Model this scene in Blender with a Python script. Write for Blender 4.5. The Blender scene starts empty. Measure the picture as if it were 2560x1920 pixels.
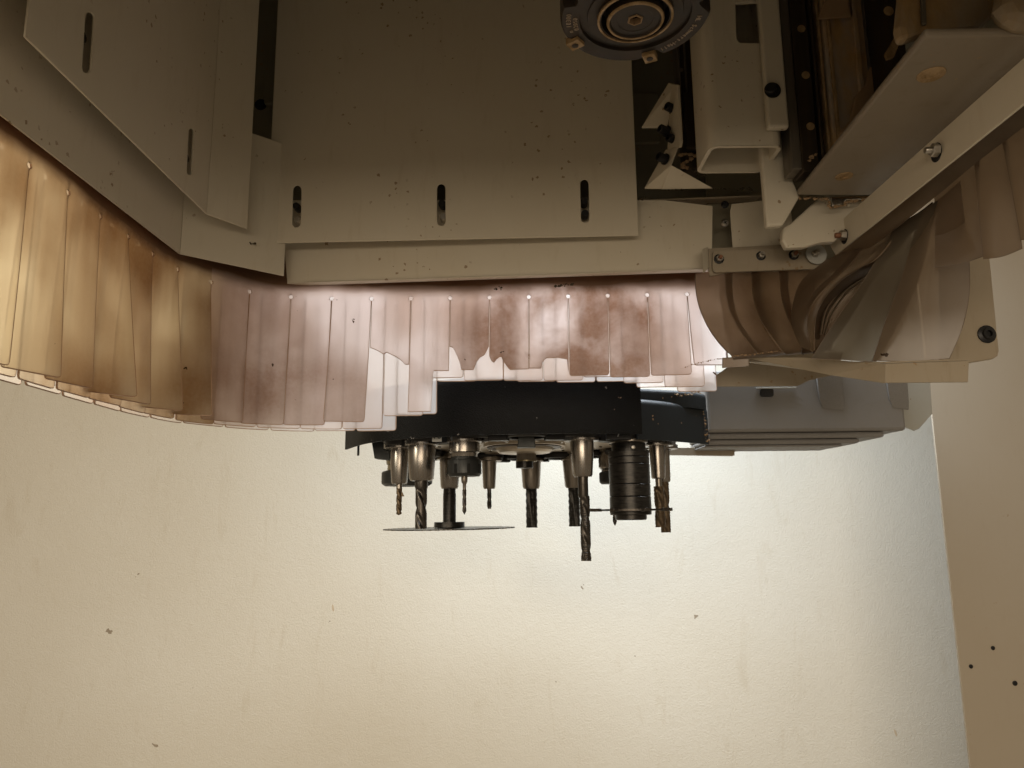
import bpy, bmesh, math, random
from math import radians, sin, cos, pi, sqrt
from mathutils import Vector, Matrix
from mathutils.geometry import tessellate_polygon

random.seed(7)
SC = bpy.context.scene
COL = SC.collection

# ------------------------------------------------------------------ camera
FPX, TH, RO = 1850.0, radians(9.9), radians(0.6)
FW = Vector((0, cos(TH), sin(TH))); RX = Vector((1, 0, 0)); UP = Vector((0, -sin(TH), cos(TH)))
RR = RX * cos(RO) - UP * sin(RO)
UU = UP * cos(RO) + RX * sin(RO)
cam = bpy.data.cameras.new('camera')
cam.sensor_width = 36.0
cam.lens = 36.0 * FPX / 2560.0
cam.clip_start, cam.clip_end = 0.01, 60
camo = bpy.data.objects.new('camera', cam)
COL.objects.link(camo)
camo.matrix_world = Matrix(((RR.x, UU.x, -FW.x, 0), (RR.y, UU.y, -FW.y, 0), (RR.z, UU.z, -FW.z, 0), (0, 0, 0, 1)))
SC.camera = camo

# ------------------------------------------------------------------ world, lights, exposure
w = bpy.data.worlds.new('World'); SC.world = w; w.use_nodes = True
bg = w.node_tree.nodes['Background']
bg.inputs[0].default_value = (1.0, 0.80, 0.56, 1)
bg.inputs[1].default_value = 0.25

def area(name, loc, target, size, size_y, power, colour):
    l = bpy.data.lights.new(name, 'AREA'); l.shape = 'RECTANGLE'; l.size = size; l.size_y = size_y
    l.energy = power; l.color = colour
    o = bpy.data.objects.new(name, l); COL.objects.link(o); o.location = loc
    o.rotation_euler = (Vector(target) - Vector(loc)).to_track_quat('-Z', 'Y').to_euler()
    return o

# cool lamp in the tool changer bay, behind and above the hood curtain
area('bay_lamp', (0.34, 1.58, 0.72), (0.36, 1.74, 0.0), 0.8, 0.30, 18.0, (0.82, 0.91, 1.0))
# unseen slim light added close behind the curtain to make it glow
area('curtain_glow_fill', (-0.10, 1.235, 0.42), (-0.10, 1.10, 0.24), 0.74, 0.04, 0.85, (0.90, 0.93, 1.0))
# warm workshop light from the open front, behind the camera
area('room_light', (-0.3, -2.2, 0.55), (0.0, 2.0, -0.1), 2.4, 1.4, 62.0, (1.0, 0.84, 0.64))
# warm workshop lamp outside the left curtain
area('left_lamp', (-1.15, 0.34, 0.42), (-0.44, 0.52, 0.25), 0.35, 0.35, 10.0, (1.0, 0.90, 0.70))

SC.view_settings.view_transform = 'Standard'
SC.view_settings.look = 'None'
SC.view_settings.exposure = 0.0
SC.view_settings.gamma = 1.0
SC.cycles.max_bounces = 8
SC.cycles.diffuse_bounces = 3
SC.cycles.transmission_bounces = 8
SC.cycles.transparent_max_bounces = 12
SC.cycles.adaptive_threshold = 0.03
SC.cycles.caustics_reflective = False
SC.cycles.caustics_refractive = False
SC.cycles.sample_clamp_indirect = 6.0

# ------------------------------------------------------------------ unprojection onto real planes
def ray(px, py): return FW + RR * ((px - 1280) / FPX) + UU * ((960 - py) / FPX)
def PY(px, py, Y): d = ray(px, py); return d * (Y / d.y)
def PZ(px, py, Z): d = ray(px, py); return d * (Z / d.z)
def PX(px, py, X): d = ray(px, py); return d * (X / d.x)
def PP(px, py, A, B):                      # vertical plane over the plan line A-B
    n = Vector((-(B[1] - A[1]), B[0] - A[0], 0)); d = ray(px, py)
    return d * ((n.x * A[0] + n.y * A[1]) / (n.x * d.x + n.y * d.y))

# ------------------------------------------------------------------ materials
def new_mat(name):
    m = bpy.data.materials.new(name); m.use_nodes = True
    nt = m.node_tree
    b = nt.nodes['Principled BSDF']
    return m, nt, b

def N(nt, t, **kw):
    n = nt.nodes.new(t)
    for k, v in kw.items(): setattr(n, k, v)
    return n

def mathn(nt, op, a, b=None, c=None):
    n = N(nt, 'ShaderNodeMath', operation=op)
    for i, x in enumerate((a, b, c)):
        if x is None: continue
        if isinstance(x, (int, float)): n.inputs[i].default_value = x
        else: nt.links.new(x, n.inputs[i])
    return n.outputs[0]

def ramp(nt, fac, stops):
    r = N(nt, 'ShaderNodeValToRGB')
    el = r.color_ramp.elements
    while len(el) < len(stops): el.new(0.5)
    for e, (p, c) in zip(el, stops):
        e.position = p; e.color = (c[0], c[1], c[2], 1) if len(c) == 3 else c
    nt.links.new(fac, r.inputs[0])
    return r.outputs[0]

def mix(nt, fac, a, b):
    n = N(nt, 'ShaderNodeMix', data_type='RGBA')
    if isinstance(fac, (int, float)): n.inputs[0].default_value = fac
    else: nt.links.new(fac, n.inputs[0])
    for i, x in ((6, a), (7, b)):
        if isinstance(x, (tuple, list)): n.inputs[i].default_value = (*x[:3], 1)
        else: nt.links.new(x, n.inputs[i])
    return n.outputs[2]

def coords(nt, scale=(1, 1, 1), kind='Object'):
    t = N(nt, 'ShaderNodeTexCoord'); mp = N(nt, 'ShaderNodeMapping')
    mp.inputs['Scale'].default_value = scale
    nt.links.new(t.outputs[kind], mp.inputs[0])
    return mp.outputs[0]

def noise(nt, vec, scale, detail=4, rough=0.55, dist=0.0):
    n = N(nt, 'ShaderNodeTexNoise')
    n.inputs['Scale'].default_value = scale; n.inputs['Detail'].default_value = detail
    n.inputs['Roughness'].default_value = rough; n.inputs['Distortion'].default_value = dist
    nt.links.new(vec, n.inputs['Vector'])
    return n

def specks(nt, vec, scale, size, density, wob=0.35):
    """irregular little marks: returns 0..1 mask"""
    nz = noise(nt, vec, scale * 2.5, 2)
    add = N(nt, 'ShaderNodeVectorMath', operation='MULTIPLY_ADD')
    nt.links.new(nz.outputs['Color'], add.inputs[0])
    add.inputs[1].default_value = (wob / scale,) * 3
    nt.links.new(vec, add.inputs[2])
    v = N(nt, 'ShaderNodeTexVoronoi'); v.inputs['Scale'].default_value = scale
    nt.links.new(add.outputs[0], v.inputs['Vector'])
    sep = N(nt, 'ShaderNodeSeparateColor'); nt.links.new(v.outputs['Color'], sep.inputs[0])
    on = mathn(nt, 'GREATER_THAN', sep.outputs[0], 1 - density)
    sz = mathn(nt, 'MULTIPLY', sep.outputs[1], size)
    m = mathn(nt, 'LESS_THAN', v.outputs['Distance'], sz)
    return mathn(nt, 'MULTIPLY', on, m)

def paint(name, col, rough=0.45, dirt=0.25, speck_d=0.2, dirt_col=(0.24, 0.15, 0.07), bump=0.06, fine=900, spec=0.4):
    m, nt, b = new_mat(name)
    v = coords(nt)
    n1 = noise(nt, v, 4.5, 5, 0.6)
    base = mix(nt, mathn(nt, 'MULTIPLY', ramp(nt, n1.outputs[0], [(0.42, (0, 0, 0)), (0.75, (1, 1, 1))]), dirt), col,
               tuple(c * k for c, k in zip(col, (0.82, 0.72, 0.56))))
    s1 = specks(nt, v, 110, 0.26, min(0.9, speck_d * 1.9), 0.6)
    s2 = specks(nt, v, 38, 0.11, speck_d * 1.3, 1.0)
    clus = ramp(nt, noise(nt, v, 9, 3).outputs[0], [(0.47, (0, 0, 0)), (0.55, (1, 1, 1))])
    s = mathn(nt, 'MULTIPLY', mathn(nt, 'MAXIMUM', mathn(nt, 'MULTIPLY', s1, clus), s2), 0.8)
    rub = ramp(nt, noise(nt, coords(nt, (9, 9, 1.6)), 7, 5, 0.65, 0.4).outputs[0], [(0.56, (0, 0, 0)), (0.72, (1, 1, 1))])
    base = mix(nt, mathn(nt, 'MULTIPLY', rub, dirt * 0.8), base, tuple(c * k for c, k in zip(col, (0.70, 0.62, 0.50))))
    c = mix(nt, s, base, dirt_col)
    nt.links.new(c, b.inputs['Base Color'])
    b.inputs['Roughness'].default_value = rough
    b.inputs['Specular IOR Level'].default_value = spec
    nb = noise(nt, v, fine, 2)
    bp = N(nt, 'ShaderNodeBump'); bp.inputs['Strength'].default_value = bump; bp.inputs['Distance'].default_value = 0.001
    nt.links.new(nb.outputs[0], bp.inputs['Height']); nt.links.new(bp.outputs[0], b.inputs['Normal'])
    return m

def metal(name, col, rough=0.3, metallic=0.95, var=0.35, streak=(60, 60, 60), tint=None):
    m, nt, b = new_mat(name)
    v = coords(nt, streak)
    n1 = noise(nt, v, 1.0, 5, 0.6)
    c2 = tint or tuple(c * 0.45 for c in col)
    f = mathn(nt, 'MULTIPLY', ramp(nt, n1.outputs[0], [(0.35, (0, 0, 0)), (0.7, (1, 1, 1))]), var)
    nt.links.new(mix(nt, f, col, c2), b.inputs['Base Color'])
    b.inputs['Metallic'].default_value = metallic
    r = mathn(nt, 'MULTIPLY_ADD', n1.outputs[0], 0.25, rough - 0.1)
    nt.links.new(r, b.inputs['Roughness'])
    return m

M = {}
M['cream'] = paint('cream_sheet_paint', (0.60, 0.545, 0.44), 0.42)
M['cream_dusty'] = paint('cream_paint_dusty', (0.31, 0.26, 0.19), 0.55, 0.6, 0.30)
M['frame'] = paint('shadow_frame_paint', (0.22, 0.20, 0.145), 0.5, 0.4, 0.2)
M['panelpaint'] = paint('side_panel_paint', (0.40, 0.345, 0.27), 0.5, 0.1, 0.06)
M['greybeam'] = paint('grey_beam_paint', (0.23, 0.195, 0.15), 0.42, 0.5, 0.06, (0.33, 0.21, 0.09))
M['slate'] = paint('slate_plastic', (0.016, 0.019, 0.021), 0.45, 0.3, 0.10, (0.35, 0.22, 0.13), 0.25, 1300, 0.2)
M['chrome'] = metal('bright_steel', (0.72, 0.71, 0.68), 0.2, 1.0, 0.2)
M['holder'] = metal('tool_holder_steel', (0.33, 0.315, 0.295), 0.25, 1.0, 0.65, (420, 420, 14), (0.20, 0.15, 0.11))
M['holder2'] = metal('worn_holder_steel', (0.28, 0.255, 0.225), 0.32, 1.0, 0.6, (300, 300, 20), (0.17, 0.13, 0.09))
M['bolt'] = metal('zinc_bolt', (0.50, 0.47, 0.42), 0.35, 1.0, 0.5)
M['rust'] = metal('rusty_bolt', (0.28, 0.13, 0.07), 0.6, 0.4, 0.5)
M['blackbolt'] = metal('black_oxide', (0.025, 0.024, 0.024), 0.4, 0.6, 0.3)
M['carbide'] = metal('cutter_steel', (0.09, 0.08, 0.07), 0.34, 1.0, 0.6, (200, 200, 60))
M['browncut'] = metal('resin_stained_cutter', (0.15, 0.11, 0.07), 0.45, 0.8, 0.7, (200, 200, 80), (0.05, 0.033, 0.02))
M['blacksteel'] = metal('black_steel', (0.018, 0.017, 0.016), 0.33, 0.7, 0.6, (60, 60, 300), (0.075, 0.068, 0.06))
M['nut'] = metal('black_nut', (0.035, 0.037, 0.036), 0.42, 0.5, 0.4)
M['rail'] = metal('dark_rail', (0.055, 0.045, 0.035), 0.4, 0.7, 0.6, (90, 90, 6), (0.10, 0.065, 0.03))
M['railgrey'] = metal('grey_rail_edge', (0.20, 0.175, 0.14), 0.45, 0.7, 0.5, (80, 80, 6))
M['cutterbody'] = metal('dusty_cutter_body', (0.016, 0.012, 0.009), 0.5, 0.15, 0.7, (40, 40, 40), (0.05, 0.03, 0.015))
M['brass'] = metal('brass_ring', (0.30, 0.25, 0.16), 0.35, 1.0, 0.3)
M['disc'] = metal('machined_disc', (0.62, 0.55, 0.46), 0.4, 0.75, 0.35, (14, 14, 14), (0.40, 0.33, 0.25))

def simple(name, col, rough=0.5, metallic=0.0):
    m, nt, b = new_mat(name)
    v = coords(nt)
    n1 = noise(nt, v, 60, 4)
    nt.links.new(mix(nt, mathn(nt, 'MULTIPLY', n1.outputs[0], 0.5), col, tuple(c * 0.6 for c in col)), b.inputs['Base Color'])
    b.inputs['Roughness'].default_value = rough; b.inputs['Metallic'].default_value = metallic
    return m
M['void'] = simple('hole_dark', (0.006, 0.006, 0.005), 0.9)
M['sticker'] = simple('sticker_white', (0.75, 0.75, 0.72), 0.5)
M['ink'] = simple('black_ink', (0.02, 0.02, 0.02), 0.6)
M['engrave'] = simple('engraved_grey', (0.42, 0.42, 0.42), 0.5)
M['letter'] = simple('cutter_lettering', (0.42, 0.33, 0.24), 0.6)
M['sawdust'] = simple('sawdust', (0.34, 0.225, 0.125), 0.95)
M['darkdirt'] = simple('dark_dirt', (0.045, 0.035, 0.018), 0.9)

# dusty machine part: metal under uneven sawdust
def dusty(name, col, dust, amount=0.5, scale=14):
    m, nt, b = new_mat(name)
    v = coords(nt, (1, 1, 0.45))
    n1 = noise(nt, v, scale, 6, 0.6, 0.4)
    f = ramp(nt, n1.outputs[0], [(0.62 - amount * 0.4, (0, 0, 0)), (0.80 - amount * 0.4, (1, 1, 1))])
    n2 = noise(nt, v, 150, 3)
    d2 = mix(nt, n2.outputs[0], dust, tuple(c * 0.6 for c in dust))
    nt.links.new(mix(nt, f, col, d2), b.inputs['Base Color'])
    b.inputs['Metallic'].default_value = 0.0
    nt.links.new(mathn(nt, 'MULTIPLY_ADD', f, 0.45, 0.45), b.inputs['Roughness'])
    bp = N(nt, 'ShaderNodeBump'); bp.inputs['Strength'].default_value = 0.3; bp.inputs['Distance'].default_value = 0.002
    nt.links.new(n2.outputs[0], bp.inputs['Height']); nt.links.new(bp.outputs[0], b.inputs['Normal'])
    return m
M['dusty'] = dusty('dusty_grey_casting', (0.34, 0.29, 0.235), (0.50, 0.32, 0.14), 0.6)
M['dustyblock'] = dusty('dusty_yellow_block', (0.25, 0.195, 0.13), (0.32, 0.205, 0.085), 0.6)
M['duststain'] = dusty('dusty_plug', (0.36, 0.24, 0.12), (0.28, 0.18, 0.08), 0.5, 60)

# black leather-grain cover
def grain_black():
    m, nt, b = new_mat('black_grain_plastic')
    v = coords(nt)
    vo = N(nt, 'ShaderNodeTexVoronoi'); vo.inputs['Scale'].default_value = 420; nt.links.new(v, vo.inputs['Vector'])
    bp = N(nt, 'ShaderNodeBump'); bp.inputs['Strength'].default_value = 0.55; bp.inputs['Distance'].default_value = 0.0012
    nt.links.new(vo.outputs['Distance'], bp.inputs['Height']); nt.links.new(bp.outputs[0], b.inputs['Normal'])
    s = specks(nt, v, 60, 0.18, 0.16, 0.9)
    s2 = specks(nt, v, 24, 0.15, 0.10, 1.3)
    c = mix(nt, s, (0.005, 0.005, 0.005), (0.30, 0.28, 0.26))
    c = mix(nt, s2, c, (0.26, 0.18, 0.125))
    nt.links.new(c, b.inputs['Base Color'])
    b.inputs['Roughness'].default_value = 0.5
    b.inputs['Specular IOR Level'].default_value = 0.12
    return m
M['cover'] = grain_black()

# sand-cast grey plastic of the drive housing
def cast_grey():
    m, nt, b = new_mat('speckled_grey_housing')
    v = coords(nt)
    n1 = noise(nt, v, 700, 3, 0.7); n2 = noise(nt, v, 9, 4)
    c = mix(nt, n1.outputs[0], (0.11, 0.106, 0.102), (0.38, 0.365, 0.35))
    c = mix(nt, mathn(nt, 'MULTIPLY', n2.outputs[0], 0.45), c, (0.13, 0.115, 0.105))
    nt.links.new(c, b.inputs['Base Color']); b.inputs['Roughness'].default_value = 0.6
    bp = N(nt, 'ShaderNodeBump'); bp.inputs['Strength'].default_value = 0.35; bp.inputs['Distance'].default_value = 0.001
    nt.links.new(n1.outputs[0], bp.inputs['Height']); nt.links.new(bp.outputs[0], b.inputs['Normal'])
    return m
M['cast'] = cast_grey()
M['zinc'] = paint('zinc_plate', (0.40, 0.40, 0.37), 0.4, 0.3, 0.05)

def wall_mat():
    m, nt, b = new_mat('rolled_wall_paint')
    v = coords(nt)
    big = noise(nt, v, 1.6, 5, 0.55)
    c = mix(nt, ramp(nt, big.outputs[0], [(0.35, (0, 0, 0)), (0.7, (1, 1, 1))]), (0.82, 0.785, 0.69), (0.77, 0.725, 0.62))
    vs = coords(nt, (1, 1, 0.4))
    st = specks(nt, vs, 6.5, 0.16, 0.5, 0.9)
    st2 = specks(nt, v, 12, 0.085, 0.30, 0.9)
    st3 = specks(nt, v, 34, 0.09, 0.10, 0.4)
    soft = noise(nt, v, 30, 3)
    c = mix(nt, mathn(nt, 'MULTIPLY', mathn(nt, 'MULTIPLY', st, soft.outputs[0]), 0.9), c, (0.52, 0.33, 0.14))
    c = mix(nt, mathn(nt, 'MULTIPLY', mathn(nt, 'MAXIMUM', st2, st3), 0.75), c, (0.24, 0.17, 0.10))
    scuff = noise(nt, coords(nt, (3, 1, 0.7)), 6, 6, 0.7, 0.8)
    c = mix(nt, ramp(nt, scuff.outputs[0], [(0.58, (0, 0, 0)), (0.75, (0.32, 0.32, 0.32))]), c, (0.60, 0.52, 0.38))
    nt.links.new(c, b.inputs['Base Color'])
    b.inputs['Roughness'].default_value = 0.5
    b.inputs['Specular IOR Level'].default_value = 0.35
    f1 = noise(nt, v, 210, 3, 0.6, 0.6); f2 = noise(nt, v, 40, 5, 0.6); f3 = noise(nt, coords(nt, (1, 1, 0.35)), 7, 6, 0.7, 1.2)
    dents = ramp(nt, f3.outputs[0], [(0.66, (0, 0, 0)), (0.70, (1, 1, 1)), (0.74, (0, 0, 0))])
    h = mathn(nt, 'ADD', mathn(nt, 'MULTIPLY', f1.outputs[0], 1.0), mathn(nt, 'MULTIPLY', f2.outputs[0], 0.8))
    h = mathn(nt, 'ADD', h, mathn(nt, 'MULTIPLY', dents, 0.55))
    bp = N(nt, 'ShaderNodeBump'); bp.inputs['Strength'].default_value = 0.40; bp.inputs['Distance'].default_value = 0.004
    nt.links.new(h, bp.inputs['Height']); nt.links.new(bp.outputs[0], b.inputs['Normal'])
    return m
M['wall'] = wall_mat()

def strip_mat(name, clear, brown, dust_lo, dust_hi, trans=0.30, seed=0.0, gloss=0.7, top=True, patches=()):
    """hazy PVC film: part straight-through, part scattered light, dust in blotches"""
    m = bpy.data.materials.new(name); m.use_nodes = True; nt = m.node_tree
    nt.nodes.clear()
    out = N(nt, 'ShaderNodeOutputMaterial')
    t = N(nt, 'ShaderNodeTexCoord'); mp = N(nt, 'ShaderNodeMapping'); mp.inputs['Location'].default_value = (seed, seed * .7, seed * .3)
    nt.links.new(t.outputs['Object'], mp.inputs[0]); v = mp.outputs[0]
    n1 = noise(nt, v, 5.5, 3, 0.5, 0.3)
    n2 = noise(nt, v, 240, 3, 0.6)
    mp2 = N(nt, 'ShaderNodeMapping'); mp2.inputs['Scale'].default_value = (22, 22, 2.2)
    nt.links.new(v, mp2.inputs[0])
    n3 = noise(nt, mp2.outputs[0], 1.6, 4)
    d = mathn(nt, 'ADD', mathn(nt, 'MULTIPLY', n1.outputs[0], 0.82), mathn(nt, 'MULTIPLY', n3.outputs[0], 0.18))
    for (px_, pr_, pa_) in patches:      # stretches where more wood dust has caked on, broken up by the noise
        sx = N(nt, 'ShaderNodeSeparateXYZ'); nt.links.new(t.outputs['Object'], sx.inputs[0])
        q = mathn(nt, 'ABSOLUTE', mathn(nt, 'SUBTRACT', sx.outputs[0], px_))
        mr = N(nt, 'ShaderNodeMapRange'); mr.interpolation_type = 'SMOOTHSTEP'
        mr.inputs[1].default_value = pr_; mr.inputs[2].default_value = 0.0
        mr.inputs[4].default_value = pa_; nt.links.new(q, mr.inputs[0])
        n4 = noise(nt, v, 13, 4, 0.55, 0.3)
        k4 = ramp(nt, n4.outputs[0], [(0.36, (0, 0, 0)), (0.64, (1, 1, 1))])
        d = mathn(nt, 'ADD', d, mathn(nt, 'MULTIPLY', mr.outputs[0], mathn(nt, 'MULTIPLY_ADD', k4, 1.3, 0.25)))
    d = ramp(nt, d, [(dust_lo, (0, 0, 0)), (dust_hi, (1, 1, 1))])
    d = mathn(nt, 'MULTIPLY', d, mathn(nt, 'MULTIPLY_ADD', n2.outputs[0], 0.3, 0.8))
    if top:      # caked brown dust along the clamped top edge, with a ragged border
        sx = N(nt, 'ShaderNodeSeparateXYZ'); nt.links.new(t.outputs['Object'], sx.inputs[0])
        e = mathn(nt, 'MULTIPLY_ADD', n1.outputs[0], 0.045, sx.outputs[2])
        mr = N(nt, 'ShaderNodeMapRange'); mr.inputs[1].default_value = 0.352; mr.inputs[2].default_value = 0.366
        nt.links.new(e, mr.inputs[0])
        d = mathn(nt, 'MAXIMUM', d, mr.outputs[0])
        brown = mix(nt, mr.outputs[0], brown, (0.24, 0.155, 0.10))
    sp = specks(nt, v, 36, 0.12, 0.20, 0.9)
    col = mix(nt, d, clear, brown)
    col = mix(nt, sp, col, (0.06, 0.035, 0.02))
    tr = N(nt, 'ShaderNodeBsdfTransparent'); tl = N(nt, 'ShaderNodeBsdfTranslucent'); di = N(nt, 'ShaderNodeBsdfDiffuse')
    gl = N(nt, 'ShaderNodeBsdfGlossy'); gl.inputs['Roughness'].default_value = 0.28
    gl.inputs['Color'].default_value = (0.8, 0.8, 0.8, 1)
    for n in (tr, tl, di): nt.links.new(col, n.inputs['Color'])
    a = N(nt, 'ShaderNodeMixShader'); a.inputs[0].default_value = 0.22           # translucent / diffuse
    nt.links.new(tl.outputs[0], a.inputs[1]); nt.links.new(di.outputs[0], a.inputs[2])
    b_ = N(nt, 'ShaderNodeMixShader')
    f = mathn(nt, 'MULTIPLY', mathn(nt, 'SUBTRACT', 1.0, mathn(nt, 'MULTIPLY', d, 0.75)), trans)
    f = mathn(nt, 'MULTIPLY', f, mathn(nt, 'SUBTRACT', 1.0, sp))
    nt.links.new(f, b_.inputs[0]); nt.links.new(a.outputs[0], b_.inputs[1]); nt.links.new(tr.outputs[0], b_.inputs[2])
    fr = N(nt, 'ShaderNodeFresnel'); fr.inputs['IOR'].default_value = 1.35
    bp = N(nt, 'ShaderNodeBump'); bp.inputs['Strength'].default_value = 0.15; bp.inputs['Distance'].default_value = 0.004
    nt.links.new(n3.outputs[0], bp.inputs['Height']); nt.links.new(bp.outputs[0], gl.inputs['Normal'])
    c = N(nt, 'ShaderNodeMixShader')
    nt.links.new(mathn(nt, 'MULTIPLY', fr.outputs[0], gloss), c.inputs[0]); nt.links.new(b_.outputs[0], c.inputs[1]); nt.links.new(gl.outputs[0], c.inputs[2])
    nt.links.new(c.outputs[0], out.inputs['Surface'])
    return m
M['strip'] = strip_mat('dusty_pvc_strip', (0.92, 0.84, 0.81), (0.36, 0.225, 0.155), 0.45, 0.74, 0.25, patches=((.07, .27, .24), (-.37, .10, .08)))
M['strip_back'] = strip_mat('clear_pvc_strip', (0.93, 0.88, 0.86), (0.58, 0.43, 0.34), 0.46, 0.72, 0.45, 3.1)
M['strip_left'] = strip_mat('warm_lit_pvc_strip', (0.92, 0.86, 0.72), (0.46, 0.33, 0.205), 0.38, 0.62, 0.24, 5.7)  # left strips: warm side light tinted into the film colour
M['strip_right'] = strip_mat('brown_pvc_strip', (0.35, 0.265, 0.185), (0.19, 0.13, 0.08), 0.40, 0.62, 0.24, 9.2, 0.45, False)
M['strip_grey'] = strip_mat('grey_pvc_strip', (0.25, 0.21, 0.155), (0.18, 0.14, 0.095), 0.42, 0.66, 0.34, 12.4, 0.22, False)

def edge_mat():
    m, nt, b = new_mat('cut_strip_edge')
    n1 = noise(nt, coords(nt), 120, 3)
    nt.links.new(mix(nt, n1.outputs[0], (0.30, 0.17, 0.10), (0.46, 0.30, 0.20)), b.inputs['Base Color'])
    b.inputs['Roughness'].default_value = 0.4
    b.inputs['Transmission Weight'].default_value = 0.0
    return m
M['edge'] = edge_mat()
M['edge_dark'] = simple('dirty_cut_edge', (0.15, 0.10, 0.06), 0.5)
M['strip_inner'] = strip_mat('shaded_inner_strip', (0.13, 0.085, 0.05), (0.09, 0.055, 0.03), 0.40, 0.66, 0.10, 4.4, 0.3, False)  # film inside the roll, its shade put in as a darker brown

# ------------------------------------------------------------------ object helpers
def link(o): COL.objects.link(o); return o
def thing(name, label, cat, loc, group=None):
    o = bpy.data.objects.new(name, None); link(o)
    o.empty_display_size = 0.02
    o.location = loc; o['label'] = label; o['category'] = cat
    if group: o['group'] = group
    return o
def attach(o, parent):
    if parent is None: return o
    o.parent = parent
    o.matrix_parent_inverse = Matrix.Translation(-parent.location) if parent.type == 'EMPTY' else Matrix.Identity(4)
    return o
def obj(name, verts, faces, mat, parent=None, smooth=None, bevel=0, label=None):
    me = bpy.data.meshes.new(name)
    me.from_pydata([tuple(v) for v in verts], [], faces)
    bm = bmesh.new(); bm.from_mesh(me); bmesh.ops.recalc_face_normals(bm, faces=bm.faces); bm.to_mesh(me); bm.free()
    if smooth is not None:
        me.shade_smooth()
        if smooth < 180: me.set_sharp_from_angle(angle=radians(smooth))
    me.materials.append(M[mat] if isinstance(mat, str) else mat)
    o = bpy.data.objects.new(name, me); link(o)
    if bevel:
        b = o.modifiers.new('bevel', 'BEVEL'); b.width = bevel; b.segments = 2; b.limit_method = 'ANGLE'; b.angle_limit = radians(40)
    if label: o['label'] = label
    return attach(o, parent)

def boxv(x0, x1, y0, y1, z0, z1):
    v = [(x, y, z) for x in (x0, x1) for y in (y0, y1) for z in (z0, z1)]
    f = [(0, 1, 3, 2), (4, 6, 7, 5), (0, 4, 5, 1), (2, 3, 7, 6), (0, 2, 6, 4), (1, 5, 7, 3)]
    return v, f
def box(name, x0, x1, y0, y1, z0, z1, mat, parent=None, bevel=0.001, **k):
    v, f = boxv(x0, x1, y0, y1, z0, z1)
    return obj(name, v, f, mat, parent, bevel=bevel, **k)

def plate(name, outer, holes, nrm, th, mat, parent=None, bevel=0.0008, **k):
    """flat sheet with holes; outer/holes are 3D loops on its front, nrm points to the back"""
    loops = [[Vector(p) for p in outer]] + [[Vector(p) for p in h] for h in holes]
    nrm = Vector(nrm).normalized()
    tris = tessellate_polygon(loops)
    flat = [p for l in loops for p in l]; n = len(flat)
    verts = flat + [p + nrm * th for p in flat]
    faces = [tuple(t) for t in tris] + [tuple(i + n for i in reversed(t)) for t in tris]
    i0 = 0
    for l in loops:
        m = len(l)
        for i in range(m):
            a, b = i0 + i, i0 + (i + 1) % m
            faces.append((a, b, b + n, a + n))
        i0 += m
    return obj(name, verts, faces, mat, parent, bevel=bevel, **k)

def slot_px(fn, x0, y0, x1, y1, hw, n=6):
    """capsule in picture pixels mapped through fn onto a plane"""
    out = []
    for i in range(n + 1):
        a = pi + pi * i / n; out.append(fn(x0 + hw * cos(a), y0 + hw * 1.1 * sin(a)))
    for i in range(n + 1):
        a = pi * i / n; out.append(fn(x1 + hw * cos(a), y1 + hw * 1.1 * sin(a)))
    return out

def lathe(name, prof, cx, cy, mat, parent=None, seg=40, smooth=32, rmod=None, **k):
    """profile [(r, z)] turned about the vertical axis through (cx, cy)"""
    verts, faces, rings = [], [], []
    for j, (r, z) in enumerate(prof):
        if r < 1e-5:
            rings.append([len(verts)]); verts.append((cx, cy, z)); continue
        ring = []
        for i in range(seg):
            a = 2 * pi * i / seg
            q = r * (rmod(a, j) if rmod else 1)
            ring.append(len(verts)); verts.append((cx + q * sin(a), cy - q * cos(a), z))
        rings.append(ring)
    for a, b in zip(rings, rings[1:]):
        if len(a) == 1 and len(b) == 1: continue
        for i in range(seg):
            j = (i + 1) % seg
            if len(a) == 1: faces.append((a[0], b[j], b[i]))
            elif len(b) == 1: faces.append((a[i], a[j], b[0]))
            else: faces.append((a[i], a[j], b[j], b[i]))
    return obj(name, verts, faces, mat, parent, smooth=smooth, **k)

def cyl(name, p, axis, r, l, mat, parent=None, seg=20, prof=None, **k):
    """short turned piece along any axis starting at p; prof [(r, t)]"""
    axis = Vector(axis).normalized()
    u = axis.orthogonal().normalized(); w_ = axis.cross(u)
    prof = prof or [(0, 0), (r, 0), (r, l * 0.85), (r * 0.85, l), (0, l)]
    verts, faces, rings = [], [], []
    for (q, t) in prof:
        c = Vector(p) + axis * t
        if q < 1e-6: rings.append([len(verts)]); verts.append(c); continue
        ring = []
        for i in range(seg):
            a = 2 * pi * i / seg; ring.append(len(verts)); verts.append(c + u * (q * cos(a)) + w_ * (q * sin(a)))
        rings.append(ring)
    for a, b in zip(rings, rings[1:]):
        for i in range(seg):
            j = (i + 1) % seg
            if len(a) == 1 and len(b) == 1: break
            if len(a) == 1: faces.append((a[0], b[i], b[j]))
            elif len(b) == 1: faces.append((a[i], b[0], a[j]))
            else: faces.append((a[i], b[i], b[j], a[j]))
    return obj(name, verts, faces, mat, parent, smooth=35, **k)

def hexbolt(name, p, axis, r, l, mat, parent, stud=0.0, studmat=None):
    o = cyl(name, p, axis, r, l, mat, parent, seg=6)
    if stud: cyl('stud', Vector(p) + Vector(axis).normalized() * l * 0.9, axis, r * 0.5, stud, studmat or mat, o, seg=14)
    return o

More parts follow.
